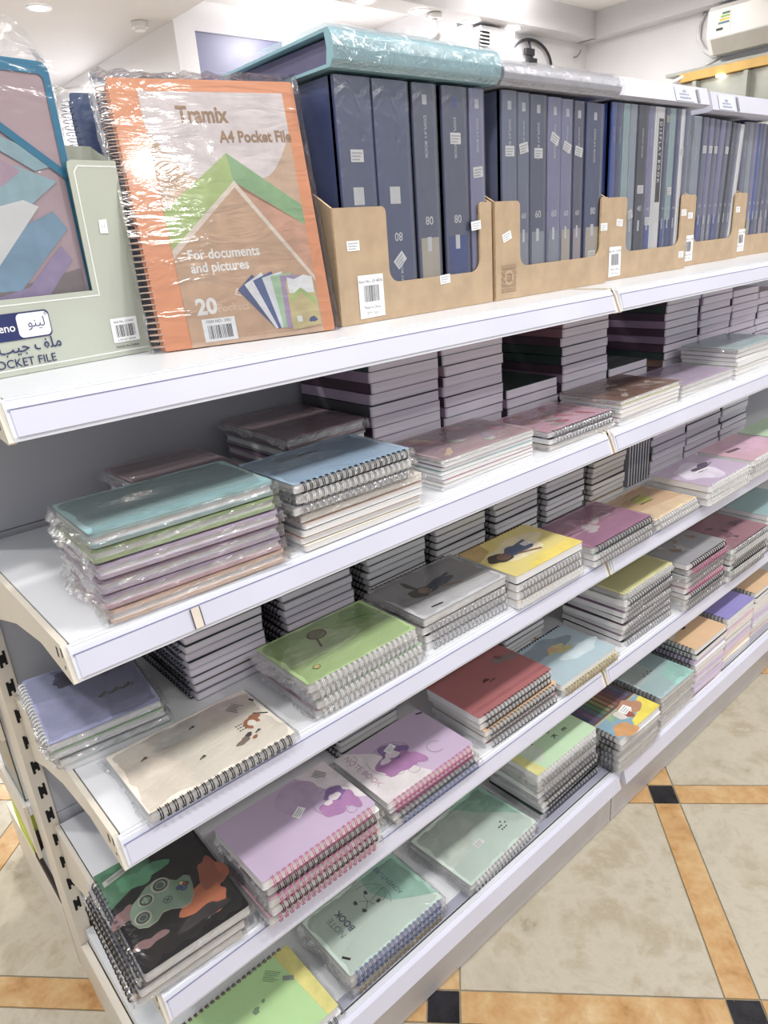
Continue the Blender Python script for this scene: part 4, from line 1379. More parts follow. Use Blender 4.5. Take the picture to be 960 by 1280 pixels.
stack('the aqua stack right of the pencil print', 1.170, 1.324, -0.060, 0.190, Z5, [
    S('pale teal', .0140, 'steel', 'L', art=art_tealtext, sleeve=1), S('mint', .0140, 'steel', 'L', dx=.006, sleeve=2), S('cream', .0135, 'steel', 'L', sleeve=0), S('white', .0135, 'steel', 'L', sleeve=3), S('white', .0135, 'steel', 'L', dx=.004, sleeve=1), S('cream', .0130, 'steel', 'L')], 'spiral notebooks in the aqua stack')
def tallmix(top, cols, **k):
    return [S(top, .0135, 'black', 'L', **k)] + [S(c, .0132, 'black', 'L', pages={'pink': PAGE_P, 'lilac': PAGE_L, 'orange': PAGE_O, 'peach': PAGE_O, 'cream': PAGE_C}.get(c)) for c in cols]
stack('the orange blot stack, bottom shelf', 1.342, 1.502, -0.052, 0.150, Z5, tallmix('orange', ['black', 'lilac', 'white', 'cream', 'lilac', 'white', 'lilac', 'pink', 'cream'][:8], art=art_blot), 'spiral notebooks in the orange blot stack')
stack('the violet stack right of the orange blot', 1.528, 1.686, -0.042, 0.150, Z5, tallmix('violet', ['white', 'pink', 'cream', 'grey', 'lilac', 'pink', 'orange', 'cream'], covermat=mat('cover bright violet', (152, 146, 206), .35, coat=.3)), 'spiral notebooks in the violet stack')
stack('the plain orange stack at the right edge', 1.71, 1.868, -0.035, 0.150, Z5, tallmix('orange', ['black', 'brown', 'cream', 'white', 'lilac', 'white', 'cream', 'peach']), 'spiral notebooks in the plain orange stack')
stack('the back pile behind the violet stack', 1.56, 1.70, 0.135, 0.2, Z5, [S(c, .0135, 'black', 'L') for c in ('cream', 'dark grey', 'cream', 'brown', 'white', 'grey', 'cream', 'black', 'grey')], 'spiral notebooks behind the violet stack')
stack('the back pile behind the plain orange stack', 1.74, 1.88, 0.135, 0.2, Z5, [S(c, .0135, 'black', 'L') for c in ('violet', 'dark grey', 'brown', 'cream', 'white', 'grey', 'cream', 'black', 'grey')], 'spiral notebooks behind the orange stack')

# ======================================================= top shelf: files in front, cartons behind
Z1 = PZ[0]

# grey-green counter box of pocket files
LB = Vector((-0.085, 0.1139, Z1 + .0006))
ang = math.atan2(.165 - .135, .225 - .043)
t = thing('display_box', 'grey green cardboard display box lettered pocket file at the left edge', 'display box', LB, (0, 0, ang))
BW_, BH_, BD_ = 0.3147, 0.2135, 0.045
SAGE = mat('sage card', (186, 190, 176), 0.5, var=0.02)
SAGED = mat('dark sage card', (120, 122, 104), 0.6, var=0.05)
e = 0.130
x_in0, x_in1 = 0.062, BW_ - 0.060
outer = [(0, 0), (BW_, 0), (BW_, BH_)] 
def leno_front():
    m = MB()
    fr = [(0, 0), (BW_, 0), (BW_, BH_), (x_in1 + .006, BH_), (x_in1 + .001, BH_ - .002), (x_in1, BH_ - .007), (x_in1, .078), (x_in0, .078), (x_in0, BH_ - .007), (x_in0 - .006, BH_), (0, BH_)]
    m.prism(fr, 0, .002, 'y', SAGE, SAGED)
    lm = mat('white outline print', (238, 240, 234), .5)
    def L_(p, q):
        a = stroke(p, q, .0014)
        m.add([(x, -.0003, z) for x, z in a], [(0, 1, 2, 3)], lm)
    L_((x_in1 + .012, BH_ - .006), (BW_ - .001, BH_ - .006))
    L_((x_in1 + .007, BH_ - .012), (x_in1 + .012, BH_ - .006))
    L_((x_in1 + .007, BH_ - .012), (x_in1 + .007, .072))
    L_((.05, .072), (x_in1 + .0077, .072))
    L_((0, .006), (BW_, .006))
    return m
obj('front_panel', leno_front(), t)
m = MB()
m.prism([(.002, 0), (BD_, 0), (BD_, BH_ + .02), (.03, BH_ + .012), (.002, BH_)], BW_ - .002, BW_, 'x', SAGE, SAGED)
obj('side_panel', m, t)
m = MB()
m.prism([(.002, 0), (BD_, 0), (BD_, BH_ + .02), (.03, BH_ + .02), (.002, BH_)], 0, .002, 'x', SAGE, SAGED)
obj('side_panel', m, t)
m = MB()
m.box(.002, BD_ - .002, 0, BW_ - .002, BD_, BH_ + .02, SAGE)
m.box(.002, .002, 0, BW_ - .002, BD_ - .002, .002, SAGE)
obj('back_panel', m, t)
def flat_front(m, fn, y=-.0008):
    """draw 2D art and stand it up on a front face at depth y"""
    k = MB()
    fn(k)
    if not any(abs(p[2]) > 50 for p in k.v):
        relayer(k)
    k.v = [(a, y - c * .0001, b) for a, b, c in k.v]
    for f, mi in zip(k.f, k.mi):
        pass
    base = len(m.v)
    m.v.extend(k.v)
    for f, mi, sm in zip(k.f, k.mi, k.sm):
        m.f.append([i + base for i in f])
        m.mi.append(m.m(k.mats[mi]))
        m.sm.append(sm)
NAVY = mat('navy print', (40, 48, 98), .5)
def leno_logo(k):
    ex = BW_ - .1847
    x1, x0 = ex + .066, ex - .03
    k.poly(rrect(x0, .036, x1 + .001, .064, .005), 0, NAVY)
    k.poly(rrect(ex + .0305, .0375, x1, .0625, .005), 1, STICK)
    text(k, 'leno', ex + .0275, .0455, .0118, 2, STICK, 0, 'r', .01)
    text(k, '\ufeee\ufee8\ufef4\ufedf', ex + .0605, .0475, .0140, 2, NAVY, 0, 'r')
    text(k, '\u00ae', ex + .065, .058, .005, 2, NAVY, 0, 'r')
m = MB()
flat_front(m, leno_logo)
obj('logo_print', m, t)
def leno_text(k):
    ex = BW_ - .1847
    text(k, '\ufeb3 \ufe90\ufef4\ufe9f \ufed2\ufee0\ufee3', ex + .074, .0235, .0165, 1, NAVY, 0, 'r', .006)
    text(k, 'POCKET FILE', ex + .0645, .0085, .0125, 1, NAVY, 0, 'r', .004)
m = MB()
flat_front(m, leno_text)
obj('lettering', m, t)
def leno_bar(k):
    ex = BW_ - .1847
    k.poly(rrect(ex + .138, .016, ex + .173, .044, .001), 0, STICK)
    barcode(k, ex + .143, .022, .026, .014, 1, 3)
    text(k, 'Item No.: LF-0401', ex + .1555, .0385, .0036, 1, INK, 0, 'c')
    text(k, '6 291107 560304', ex + .1555, .0175, .0034, 1, INK, 0, 'c')
    text(k, 'MADE IN CHINA', ex + .1555, .0095, .0042, 1, INK, 0, 'c')
m = MB()
flat_front(m, leno_bar)
obj('barcode_label', m, t)
def leno_st(k):
    ex = BW_ - .1847
    k.poly([(ex + .148, .138), (ex + .158, .1375), (ex + .159, .153), (ex + .149, .152)], 0, STICK)
    text(k, '11', ex + .1535, .143, .006, 1, mat('faint print', (186, 186, 192), .6), 0, 'c')
m = MB()
flat_front(m, leno_st)
obj('price_sticker', m, t)

# blue zip pocket files in that box
def blue_file(k):
    off = .006 + k * .007
    W_, H_ = .255, .305
    t = thing('pocket_file', ['blue edged clear pocket file with papers at the front of the display box', 'blue pocket file just behind the front one in the display box', 'rearmost blue pocket file in the display box'][k], 'pocket file', LB + Vector((math.cos(ang) * .008 - math.sin(ang) * off, math.sin(ang) * .008 + math.cos(ang) * off, .0026)), (R(-1.2), 0, ang), 'pocket files in the display box')
    bl = mat('blue binding plastic', (62, 140, 178), .35, var=.06)
    m = MB()
    m.prism(rrect(0, 0, W_, H_, .008), .001, .0035, 'y', mat('pink frosted sheet', (206, 180, 186), .3, var=.05, scale=12, coat=.6))
    obj('sheet', m, t)
    m = MB()
    out, inn = rrect(0, 0, W_, H_, .010), rrect(.008, .008, W_ - .008, H_ - .012, .006)
    n = len(out)
    vs = [(a, -.0004, b) for a, b in out] + [(a, -.0004, b) for a, b in inn] + [(a, .0045, b) for a, b in out]
    m.add(vs, [(i, (i + 1) % n, n + (i + 1) % n, n + i) for i in range(n)] + [(i, 2 * n + i, 2 * n + (i + 1) % n, (i + 1) % n) for i in range(n)], bl)
    obj('binding', m, t)
    if k == 0:
        m = MB()
        def d1(q):
            q.poly(stroke((W_ - .004, H_ - .110), (W_ - .16, H_ + .018 - .012), .008), 3, bl)
            q.poly(stroke((W_ - .16, H_ - .006), (.01, H_ - .10), .008), 3, bl)
        flat_front(m, d1)
        obj('flap_strap', m, t)
        m = MB()
        def d2(q):
            pk, aq, sk, lv, br = pm('pink sheet', (206, 160, 190)), pm('aqua sheet', (150, 200, 216)), pm('sky sheet', (120, 170, 210)), pm('lavender sheet', (166, 140, 196)), pm('taupe shade', (140, 120, 120))
            q.poly([(.02, .02), (W_ - .012, .02), (W_ - .012, .10), (.02, .06)], 0, br)
            q.poly([(.06, .06), (.18, .085), (W_ - .03, .125), (W_ - .02, .11), (.16, .035), (.06, .03)], 1, lv)
            q.poly([(.06, .085), (.17, .082), (W_ - .018, .142), (W_ - .03, .16), (.12, .12), (.06, .11)], 2, sk)
            q.poly([(.05, .12), (.15, .105), (W_ - .045, .165), (W_ - .06, .172), (.05, .14)], 3, STICK)
            q.poly([(.04, .135), (.14, .125), (W_ - .018, .190), (W_ - .06, .205), (.04, .16)], 2.5, aq)
            q.poly([(.03, .155), (.12, .15), (W_ - .055, .200), (W_ - .12, .235), (.03, .22)], 4, pk)
            q.poly([(.05, .19), (.11, .20), (.155, .225), (.13, .238), (.05, .225)], 5, pm('violet letters', (96, 90, 170)))
            text(q, 'file', .10, .205, .025, 6, STICK, -18)
            q.poly([(W_ - .10, .235), (W_ - .04, .20), (W_ - .02, .205), (W_ - .05, .225), (W_ - .10, .245)], 4, aq)
        flat_front(m, d2, -.0002)
        obj('inserted_print', m, t)
        m = MB()
        rn = random.Random(4)
        vs, fs = [], []
        nx, nz_ = 12, 12
        for j in range(nz_ + 1):
            for i in range(nx + 1):
                vs.append((-.004 + (W_ + .008) * i / nx, -.0035 + rn.uniform(-.0006, .0002), (H_ + .004) * j / nz_))
        for j in range(nz_):
            for i in range(nx):
                a = j * (nx + 1) + i
                fs.append((a, a + 1, a + nx + 2, a + nx + 1))
        m.add(vs, fs, FILM3, True)
        # crumpled mouth of the bag standing above the file
        vs, fs = [], []
        nx, nz_ = 26, 6
        for j in range(nz_ + 1):
            for i in range(nx + 1):
                u = i / nx
                hh = .036 * (1 - max(0, (u - .85) / .15) ** 2) * min(1, .35 + u * .9)
                vs.append((-.004 + (W_ + .002) * u + rn.uniform(-.002, .002), .002 + rn.uniform(-.008, .010) * (j > 0), H_ + .002 + hh * j / nz_ + rn.uniform(-.002, .002) * (j > 0)))
        for j in range(nz_):
            for i in range(nx):
                a = j * (nx + 1) + i
                fs += [(a, a + 1, a + nx + 2), (a, a + nx + 2, a + nx + 1)]
        m.add(vs, fs, FILM2)
        obj('plastic_sleeve', m, t)
for k in range(3):
    blue_file(k)

# standing spiral pocket files (orange in front, dark blue behind)
def pocket_file(loc, rz, lean, label, cm, ringm, front=True):
    W_, H_, T_ = 0.232, 0.308, 0.020
    t = thing('spiral_pocket_file', label, 'pocket file', loc, (lean, 0, rz), 'standing spiral pocket files')
    m = MB()
    m.prism(rrect(.006, 0, W_, H_, .004), 0, .0012, 'y', cm)
    fc = obj('front_cover', m, t)
    m = MB()
    m.prism(rrect(.006, 0, W_, H_, .004), T_ - .0012, T_, 'y', cm)
    obj('back_cover', m, t)
    m = MB()
    m.box(.010, .0016, .003, W_ - .003, T_ - .0016, H_ - .003, page_mat('clear pocket edges', (150, 156, 170), .6, .6))
    obj('pocket_block', m, t)
    m = MB()
    n = 42
    for i in range(n):
        z = .008 + i * (H_ - .016) / (n - 1)
        path = []
        for k in range(12):
            a = 2 * PI * k / 12
            path.append((.003 + .009 * math.cos(a), T_ / 2 + (T_ / 2 + .0016) * math.sin(a), z + .002 * math.sin(a)))
        m.tube(path, .0008, ringm, 4, True)
    obj('spiral_binding', m, t)
    return t, fc, W_, H_, T_

OC = mat('orange file cover', (238, 160, 116), .35, var=.03, coat=.4)
t, fc, W_, H_, T_ = pocket_file((0.221, 0.127, Z1 + .0012), math.atan2(-.051, .217), R(-12), 'orange spiral A4 pocket file in clear wrap standing beside the display box', OC, mat('pale orange wire', (236, 206, 186), .3))
def orange_art(k):
    w, h = W_, H_
    def P(a, b):
        return (a * w, b * h)
    tan = pm('tan paper', (222, 172, 130))
    tan2 = pm('deep tan paper', (214, 158, 112))
    pale = pm('pale flap', (232, 214, 212))
    gr, gr2 = pm('spring green', (168, 200, 92)), pm('leaf green 2', (126, 184, 110))
    k.poly([P(.17, .0), P(.93, .0), P(.93, .955), P(.17, .955)], 0, tan)
    # flap
    flap = [P(.165, .955), P(.93, .955), P(.93, .80)]
    for i in range(9):
        s_ = i / 8
        flap.append(P(.93 - .20 * s_, .80 - .17 * math.sin(s_ * PI / 2)))
    flap += [P(.60, .60), P(.48, .60)]
    for i in range(9):
        s_ = i / 8
        flap.append(P(.42 - .255 * s_, .63 + .20 * (1 - math.cos(s_ * PI / 2))))
    k.poly(flap, 1, pale)
    k.poly([P(.17, .52), P(.17, .36), P(.57, .60), P(.93, .45), P(.93, .52), P(.555, .73)], 2, gr)
    k.poly([P(.555, .73), P(.93, .52), P(.93, .44), P(.57, .605)], 3, gr2)
    k.poly([P(.17, .375), P(.17, .345), P(.565, .60), P(.93, .21), P(.93, .235), P(.57, .625)], 4, pm('white edge', (240, 216, 190)))
    k.poly([P(.17, .345), P(.565, .60), P(.93, .21), P(.93, .02), P(.17, .02)], 4, tan2)
    k.poly([P(.565, .605), P(.93, .44), P(.93, .235), P(.58, .615)], 3.5, pm('salmon paper', (226, 150, 110)))
    br = pm('bronze letters', (170, 118, 70))
    text(k, 'Tramix', .335 * w, .845 * h, .0255, 5, br, 0, 'l', .03, .82)
    text(k, 'A4 Pocket File', .535 * w, .770 * h, .0185, 5, br, 0, 'l', .03, .85)
    wh = pm('white letters', (250, 244, 236))
    text(k, 'For documents', .245 * w, .335 * h, .0165, 6, wh, 0, 'l', .025, .9)
    text(k, 'and pictures', .245 * w, .285 * h, .0165, 6, wh, 0, 'l', .025, .9)
    text(k, 'Polypropylene sheet protectors', .245 * w, .245 * h, .0062, 6, pm('peach letters', (236, 190, 150)), 0, 'l', 0, .9)
    text(k, '20', .23 * w, .125 * h, .026, 6, wh, 0, 'l', .04)
    text(k, 'Pockets', .345 * w, .128 * h, .013, 6, pm('peach letters', (236, 190, 150)), 0, 'l', .01)
    ringpoly(k, .475 * w, .195 * h, .004, .0055, 6, wh, 0, 300, n=3)
    k.poly(blob(.555 * w, .197 * h, .0048, .0048, 1, 0), 6, INK)
    ringpoly(k, .555 * w, .197 * h, .002, .0035, 7, wh, 0, 180)
    k.poly([P(.245, .015), P(.425, .015), P(.425, .105), P(.245, .105)], 6, STICK)
    barcode(k, .27 * w, .026 * h, .13 * w, .052 * h, 7, 9)
    text(k, 'ITEM NO.: 1051', .335 * w, .088 * h, .0048, 7, INK, 0, 'c')
    # fan of folders
    fan = [((.70, .035), 38, pm('fan navy', (66, 80, 140))), ((.70, .033), 28, pm('fan white', (236, 236, 240))), ((.715, .033), 20, pm('fan blue', (70, 90, 160))), ((.73, .033), 12, pm('fan pale', (226, 232, 236))), ((.745, .033), 5, pm('fan green', (160, 206, 150))), ((.765, .03), -2, pm('fan violet', (176, 140, 190)))]
    for i, ((a, b), an, mm) in enumerate(fan):
        ca, sa = math.cos(R(an)), math.sin(R(an))
        pts = [(0, 0), (.028, 0), (.028, .066), (0, .066)]
        k.poly([(a * w + x * ca - y * sa - .012, b * h + x * sa + y * ca) for x, y in pts], 7 + i * .5, mm)
    k.poly([P(.745, .02), P(.92, .03), P(.915, .215), P(.75, .22)], 11, pm('mini gold', (214, 190, 110)))
    k.poly([P(.76, .17), P(.91, .165), P(.91, .23), P(.86, .24), P(.80, .225), P(.76, .235)], 12, STICK)
    k.poly([P(.76, .13), P(.83, .17), P(.91, .11), P(.91, .14), P(.83, .19), P(.76, .155)], 12, pm('spring green', (168, 200, 92)))
    k.poly([P(.78, .05), P(.81, .05), P(.81, .075), P(.78, .075)], 13, STICK)
    k.poly(blob(.875 * w, .055 * h, .005, .004, 3, .3), 13, pm('fan navy', (66, 80, 140)))
m = MB()
flat_front(m, orange_art, -.0003)
obj('cover_print', m, fc)
m = MB()
rn = random.Random(9)
def wrap_sheet(m, W_, H_, T_, nx=14, nz_=16, y=-.003, amp=.0007):
    vs, fs = [], []
    for j in range(nz_ + 1):
        for i in range(nx + 1):
            vs.append((-.008 + (W_ + .014) * i / nx, y + rn.uniform(-amp, amp * .3), -.0 + (H_ + .008) * j / nz_))
    for j in range(nz_):
        for i in range(nx):
            a = j * (nx + 1) + i
            fs.append((a, a + 1, a + nx + 2, a + nx + 1))
    m.add(vs, fs, FILM3, True)
    for x in (-.009, W_ + .006):
        vs, fs = [], []
        for j in range(nz_ + 1):
            for i in range(4):
                vs.append((x + rn.uniform(-.002, .002), y + (T_ + .004) * i / 3, (H_ + .006) * j / nz_))
        for j in range(nz_):
            for i in range(3):
                a = j * 4 + i
                fs += [(a, a + 1, a + 5), (a, a + 5, a + 4)]
        m.add(vs, fs, FILM2)
    vs, fs = [], []
    for i in range(nx * 2 + 1):
        x = -.008 + (W_ + .014) * i / (nx * 2)
        for j in range(3):
            vs.append((x, y + (T_ + .004) * j / 2, H_ + .007 + rn.uniform(-.003, .003)))
    for i in range(nx * 2):
        for j in range(2):
            a = i * 3 + j
            fs += [(a, a + 3, a + 4), (a, a + 4, a + 1)]
    m.add(vs, fs, FILM2)
wrap_sheet(m, W_, H_, T_)
obj('plastic_wrap', m, t)
for k, (lab, cc, dx) in enumerate((('grey blue spiral pocket file standing right behind the orange one', (104, 110, 130), .004), ('navy spiral pocket file showing between orange file and display box', (44, 70, 116), -.024))):
    cm = mat('file cover %d' % k, cc, .3, var=.05, coat=.5)
    tt, fc2, W2, H2, T2 = pocket_file((0.221 + dx + (k + 1) * .007, 0.127 + (.034, .092)[k], Z1 + .0012), math.atan2(-.051, .217), R(-12), lab, cm, RING['silver'] if k else RING['steel'])
    m = MB()
    wrap_sheet(m, W2, H2, T2)
    obj('plastic_wrap', m, tt)

# cartons of display books
def carton(label, x0, x1, y0, depth, lp, rp, low=.050, postz=.151, seed=0, backz=.18, bar=None, stick=()):
    t = thing('carton', label, 'carton', (x0, y0, Z1 + .0006), group='brown cartons of display books')
    W_ = x1 - x0
    r_ = .018
    def arc(cx, cz, a0, a1, r__):
        return [(cx + r__ * math.cos(R(a0 + (a1 - a0) * i / 5)), cz + r__ * math.sin(R(a0 + (a1 - a0) * i / 5))) for i in range(6)]
    fr = [(0, 0), (W_, 0), (W_, postz)]
    fr += arc(W_ - rp + .008, postz - .008, 90, 180, .008)
    fr += arc(W_ - rp - r_, low + r_, 0, -90, r_)
    fr += arc(lp + r_, low + r_, -90, -180, r_)
    fr += arc(lp - .008, postz - .008, 0, 90, .008)
    fr += [(0, postz)]
    m = MB()
    m.prism(fr, 0, .0035, 'y', CARD, CARDE)
    f_ = obj('front_panel', m, t)
    for x in (0, W_ - .0035):
        m = MB()
        m.prism([(.0036, 0), (depth, 0), (depth, backz + .03), (.11, backz), (.04, postz + .02), (.0036, postz)], x, x + .0035, 'x', CARD, CARDE)
        obj('side_panel', m, t)
    m = MB()
    m.box(.0036, depth - .0035, .0005, W_ - .0036, depth, backz + .03, CARD)
    obj('back_panel', m, t)
    m = MB()
    m.box(.0036, .0036, .0004, W_ - .0036, depth - .0036, .003, CARD)
    obj('bottom_panel', m, t)
    if bar:
        m = MB()
        bx, bz, bw, bh = bar
        def d(k):
            k.poly([(bx, bz), (bx + bw, bz + .001), (bx + bw, bz + bh), (bx, bz + bh)], 0, STICK)
            barcode(k, bx + bw * .2, bz + bh * .38, bw * .6, bh * .38, 1, seed + 3)
            text(k, 'Item No.: LF-4076', bx + bw * .5, bz + bh * .82, bh * .1, 1, INK, 0, 'c')
            text(k, 'Made in China', bx + bw * .5, bz + bh * .22, bh * .09, 1, INK, 0, 'c')
            text(k, 'QTY: 12pcs', bx + bw * .5, bz + bh * .09, bh * .08, 1, INK, 0, 'c')
        flat_front(m, d)
        obj('barcode_label', m, f_)
    for (sx, sz, a) in stick:
        m = MB()
        def d(k):
            price_sticker(k, sx, sz, a)
            k.v = [(p, q, w * 1e3) for p, q, w in k.v]
        flat_front(m, d, -.0005)
        obj('price_sticker', m, f_)
    if seed == 2:
        m = MB()
        pr = pm('brown carton print', (160, 120, 78))
        def d(k):
            for i in range(5):
                k.poly([(.014, .012 + i * .009), (.050, .012 + i * .009), (.050, .018 + i * .009), (.014, .018 + i * .009)], 0, pr)
            ringpoly(k, .032, .034, .008, .012, 1, CARD)
        flat_front(m, d)
        obj('carton_print', m, f_)
    return t

CY = [.090, .090, .112, .142, .158]
carton('largest brown carton beside the orange file, first of the row', .472, .787, CY[0], .285, .093, .028, seed=1, bar=(.033, .006, .046, .058), stick=((.030, .103, .0), (.278, .118, .1), (.205, .045, .05)))
carton('brown carton with printed square, second of the row', .796, 1.113, CY[1], .285, .062, .020, seed=2, stick=((.028, .098, .3), (.307, .10, 0)))
carton('brown carton holding the white spined book, third of the row', 1.146, 1.462, CY[2], .265, .070, .030, seed=3, bar=(.012, .006, .042, .056), stick=((.045, .105, -.1), (.296, .115, 0), (.296, .03, 0)))
carton('brown carton with leaning books, fourth of the row', 1.492, 1.785, CY[3], .235, .062, .034, seed=4, bar=(.018, .010, .042, .056), stick=((.038, .108, 0), (.276, .113, 0)))
carton('brown carton cut by the right edge, last of the row', 1.800, 2.110, CY[4], .22, .052, .03, seed=5, bar=(.014, .012, .042, .054))

def display_book(label, x, w, y, H_, col, low=None, lowz=.09, num='80', inv=False, lean=0.0, D=.215, white=False, sq=None, price=None, i=0, seed=0):
    t = thing('display_book', label, 'display book', (x, y, Z1 + .0042 + w * math.sin(abs(lean))), (0, lean, 0), 'display books in the cartons')
    base = mat('binder ' + col, soft(tuple(v * 1.18 + 6 for v in PALB[col]), .15), .28, var=.08, scale=20, coat=.6, bump=.1)
    m = MB()
    m.box(0, .001, 0, .0022, D, H_, base)
    obj('front_cover', m, t)
    m = MB()
    m.box(w - .0022, .001, 0, w, D, H_, base)
    obj('back_cover', m, t)
    m = MB()
    m.box(.0024, .004, .003, w - .0024, D - .003, H_ - .006, page_mat('binder pockets', (180, 184, 196), .4, .7))
    obj('pocket_block', m, t)
    m = MB()
    r_ = min(.006, w * .3)
    pts = [(0, .010), (0, r_ * .7), (r_ * .35, r_ * .2), (r_, 0), (w - r_, 0), (w - r_ * .35, r_ * .2), (w, r_ * .7), (w, .010)]
    m.prism([(a, b) for a, b in pts], 0, H_, 'z', base)
    sp = obj('spine', m, t)
    m = MB()
    wh = pm('spine white', (226, 228, 232))
    def d(k):
        z = H_
        if white:
            k.poly([(w * .1, .0), (w * .9, .0), (w * .9, H_ - .002), (w * .1, H_ - .002)], 0, STICK)
            k.poly([(w * .35, .135), (w * .88, .135), (w * .88, H_ - .02), (w * .35, H_ - .02)], 1, INK)
            text(k, 'D I S P L A Y  B O O K', w * .47, H_ - .026, .0125, 2, STICK, -90, 'l', .02, .92)
            k.poly([(w * .35, .010), (w * .62, .010), (w * .485, .024)], 1, INK)
            return
        if low:
            k.poly([(w * .10, .002), (w * .90, .002), (w * .90, lowz), (w * .10, lowz)], 0, mat('binder band ' + low, PALB[low], .35, var=.08, scale=30, coat=.4))
        if sq:
            k.poly([(w * .5 - .0045, H_ - .026), (w * .5 + .0045, H_ - .026), (w * .5 + .0045, H_ - .014), (w * .5 - .0045, H_ - .014)], 1, mat('spine tab ' + sq, PALB[sq], .5))
        fs = min(.016, w * .42)
        if inv:
            text(k, num, w * .5, .112, fs, 1, wh, 180, 'c', .01)
            k.poly([(w * .32, .150), (w * .62, .150), (w * .62, .172), (w * .32, .172)], 1, wh)
            text(k, 'DISPLAY BOOK', w * .58, .03, fs * .42, 1, wh, 90, 'l')
        else:
            text(k, num, w * .5, .120, fs, 1, wh, 0, 'c', .01)
            k.poly([(w * .38, .083), (w * .56, .083), (w * .56, .103), (w * .38, .103)], 1, wh)
            text(k, 'DISPLAY BOOK', w * .44, H_ - .04, fs * .5, 1, wh, -90, 'l')
    flat_front(m, d, -.0003)
    obj('spine_print', m, sp)
    if w > .012:
        m = MB()
        rn2 = random.Random(int(x * 1e4))
        vs, fs = [], []
        for j in range(19):
            for i in range(4):
                vs.append((-.0002 + (w + .0004) * i / 3, -.0012 - rn2.uniform(0, .0008) * (i in (1, 2)), .001 + (H_ - .001) * j / 18))
        for j in range(18):
            for i in range(3):
                a = j * 4 + i
                fs.append((a, a + 1, a + 5, a + 4))
        m.add(vs, fs, FILM4, True)
        obj('plastic_wrap', m, t)
    if price:
        m = MB()
        def d(k):
            price_sticker(k, w * .5, price[0], price[1], min(.022, w * .8), .015)
            k.v = [(p, q, ww * 1e3) for p, q, ww in k.v]
        flat_front(m, d, -.0006)
        obj('price_sticker', m, t)
    return t

PALB = {'navy': (58, 68, 106), 'slate': (92, 98, 124), 'lilac': (112, 112, 148), 'steel': (130, 140, 156), 'blue': (50, 70, 140), 'beige': (196, 186, 170), 'grey': (150, 156, 172), 'dusk': (70, 74, 100), 'dark': (48, 54, 68), 'teal': (128, 156, 162), 'gold': (190, 180, 140), 'cobalt': (62, 82, 160), 'pinkish': (176, 164, 172), 'white': (210, 212, 222)}
HB = .302
c1 = [(.496, .060, 'navy', None, True, None, (.21, 0)), (.560, .064, 'navy', None, True, None, (.075, .7)), (.632, .046, 'dusk', 'beige', False, 'white', None), (.690, .052, 'dusk', 'blue', False, 'cobalt', (.235, 0)), (.748, .032, 'lilac', None, False, 'white', (.19, .1))]
nm1 = ['leftmost', 'second', 'third, beige banded', 'fourth, blue banded', 'rightmost']
for i, (x, w, c, low, inv, sq, pr) in enumerate(c1):
    display_book('dark display book, %s in the first carton' % nm1[i], x, w, CY[0] + .006, HB, c, low, .102, '80', inv, sq=sq, price=pr)
c2 = [(.822, .036, 'slate', None, (.22, 0)), (.861, .028, 'slate', 'grey', (.225, .2)), (.892, .042, 'dusk', 'grey', (.218, 0)), (.939, .036, 'lilac', 'grey', (.24, -.4)), (.977, .030, 'lilac', 'beige', (.228, -.35)), (1.012, .028, 'dusk', 'pinkish', (.222, -.2)), (1.048, .052, 'navy', 'beige', (.05, 0))]
nm2 = ['first', 'second', 'third', 'fourth', 'fifth', 'sixth', 'seventh and widest']
for i, (x, w, c, low, pr) in enumerate(c2):
    display_book('slate display book, %s from left in the second carton' % nm2[i], x, w, CY[1] + .006, HB + .002 - .001 * i, c, low, .098, '60' if i < 6 else '80', False, sq='white', price=pr)
c3 = [(1.160, .018, 'blue', None, False, None), (1.180, .019, 'navy', None, False, None), (1.202, .021, 'teal', None, False, (.14, 0)), (1.226, .022, 'steel', None, False, (.115, .2)), (1.252, .036, 'dark', None, False, (.16, 0)), (1.291, .022, 'lilac', 'cobalt', False, (.10, 0)), (1.316, .034, 'white', None, True, None), (1.354, .016, 'dusk', 'cobalt', False, None), (1.373, .022, 'teal', 'blue', False, (.155, 0)), (1.398, .018, 'navy', None, False, None), (1.419, .014, 'white', None, False, (.23, 0)), (1.436, .018, 'slate', None, False, None)]
nm = ['first', 'second', 'third', 'fourth', 'fifth', 'sixth', 'seventh', 'eighth', 'ninth', 'tenth', 'eleventh', 'twelfth']
for i, (x, w, c, low, white, pr) in enumerate(c3):
    display_book('%s display book, %s from left in the third carton' % ('white spined' if white else c, nm[i]), x, w, CY[2] + .006, HB + .006, c, low, .10, '40', False, white=white, price=pr, sq='gold' if i == 7 else None)
c4 = [(1.506, .020, 'slate', None, 0), (1.530, .034, 'steel', None, 0), (1.568, .022, 'slate', 'cobalt', 1.2), (1.594, .020, 'lilac', 'grey', 2.0), (1.618, .018, 'slate', 'grey', 2.5), (1.640, .022, 'lilac', 'cobalt', 3.5), (1.666, .020, 'slate', None, 4.0), (1.690, .018, 'dark', None, 4.5), (1.712, .018, 'slate', None, 5.0), (1.735, .016, 'white', None, 5.0)]
for i, (x, w, c, low, ln) in enumerate(c4):
    display_book('%s display book, %s from left in the fourth carton' % (c, nm[i]), x, w, CY[3] + .006, HB + .004 - .001 * i, c, low, .10, '30', False, lean=R(ln), D=.20, price=(.24, 0) if i in (2, 3, 4, 6) else None)
c5 = [(1.812, .026, 'slate', None), (1.842, .024, 'steel', 'grey'), (1.870, .022, 'lilac', 'gold'), (1.896, .018, 'cobalt', 'blue'), (1.918, .020, 'slate', None), (1.942, .026, 'navy', 'pinkish'), (1.974, .022, 'slate', None), (2.0, .024, 'navy', None), (2.03, .024, 'lilac', None)]
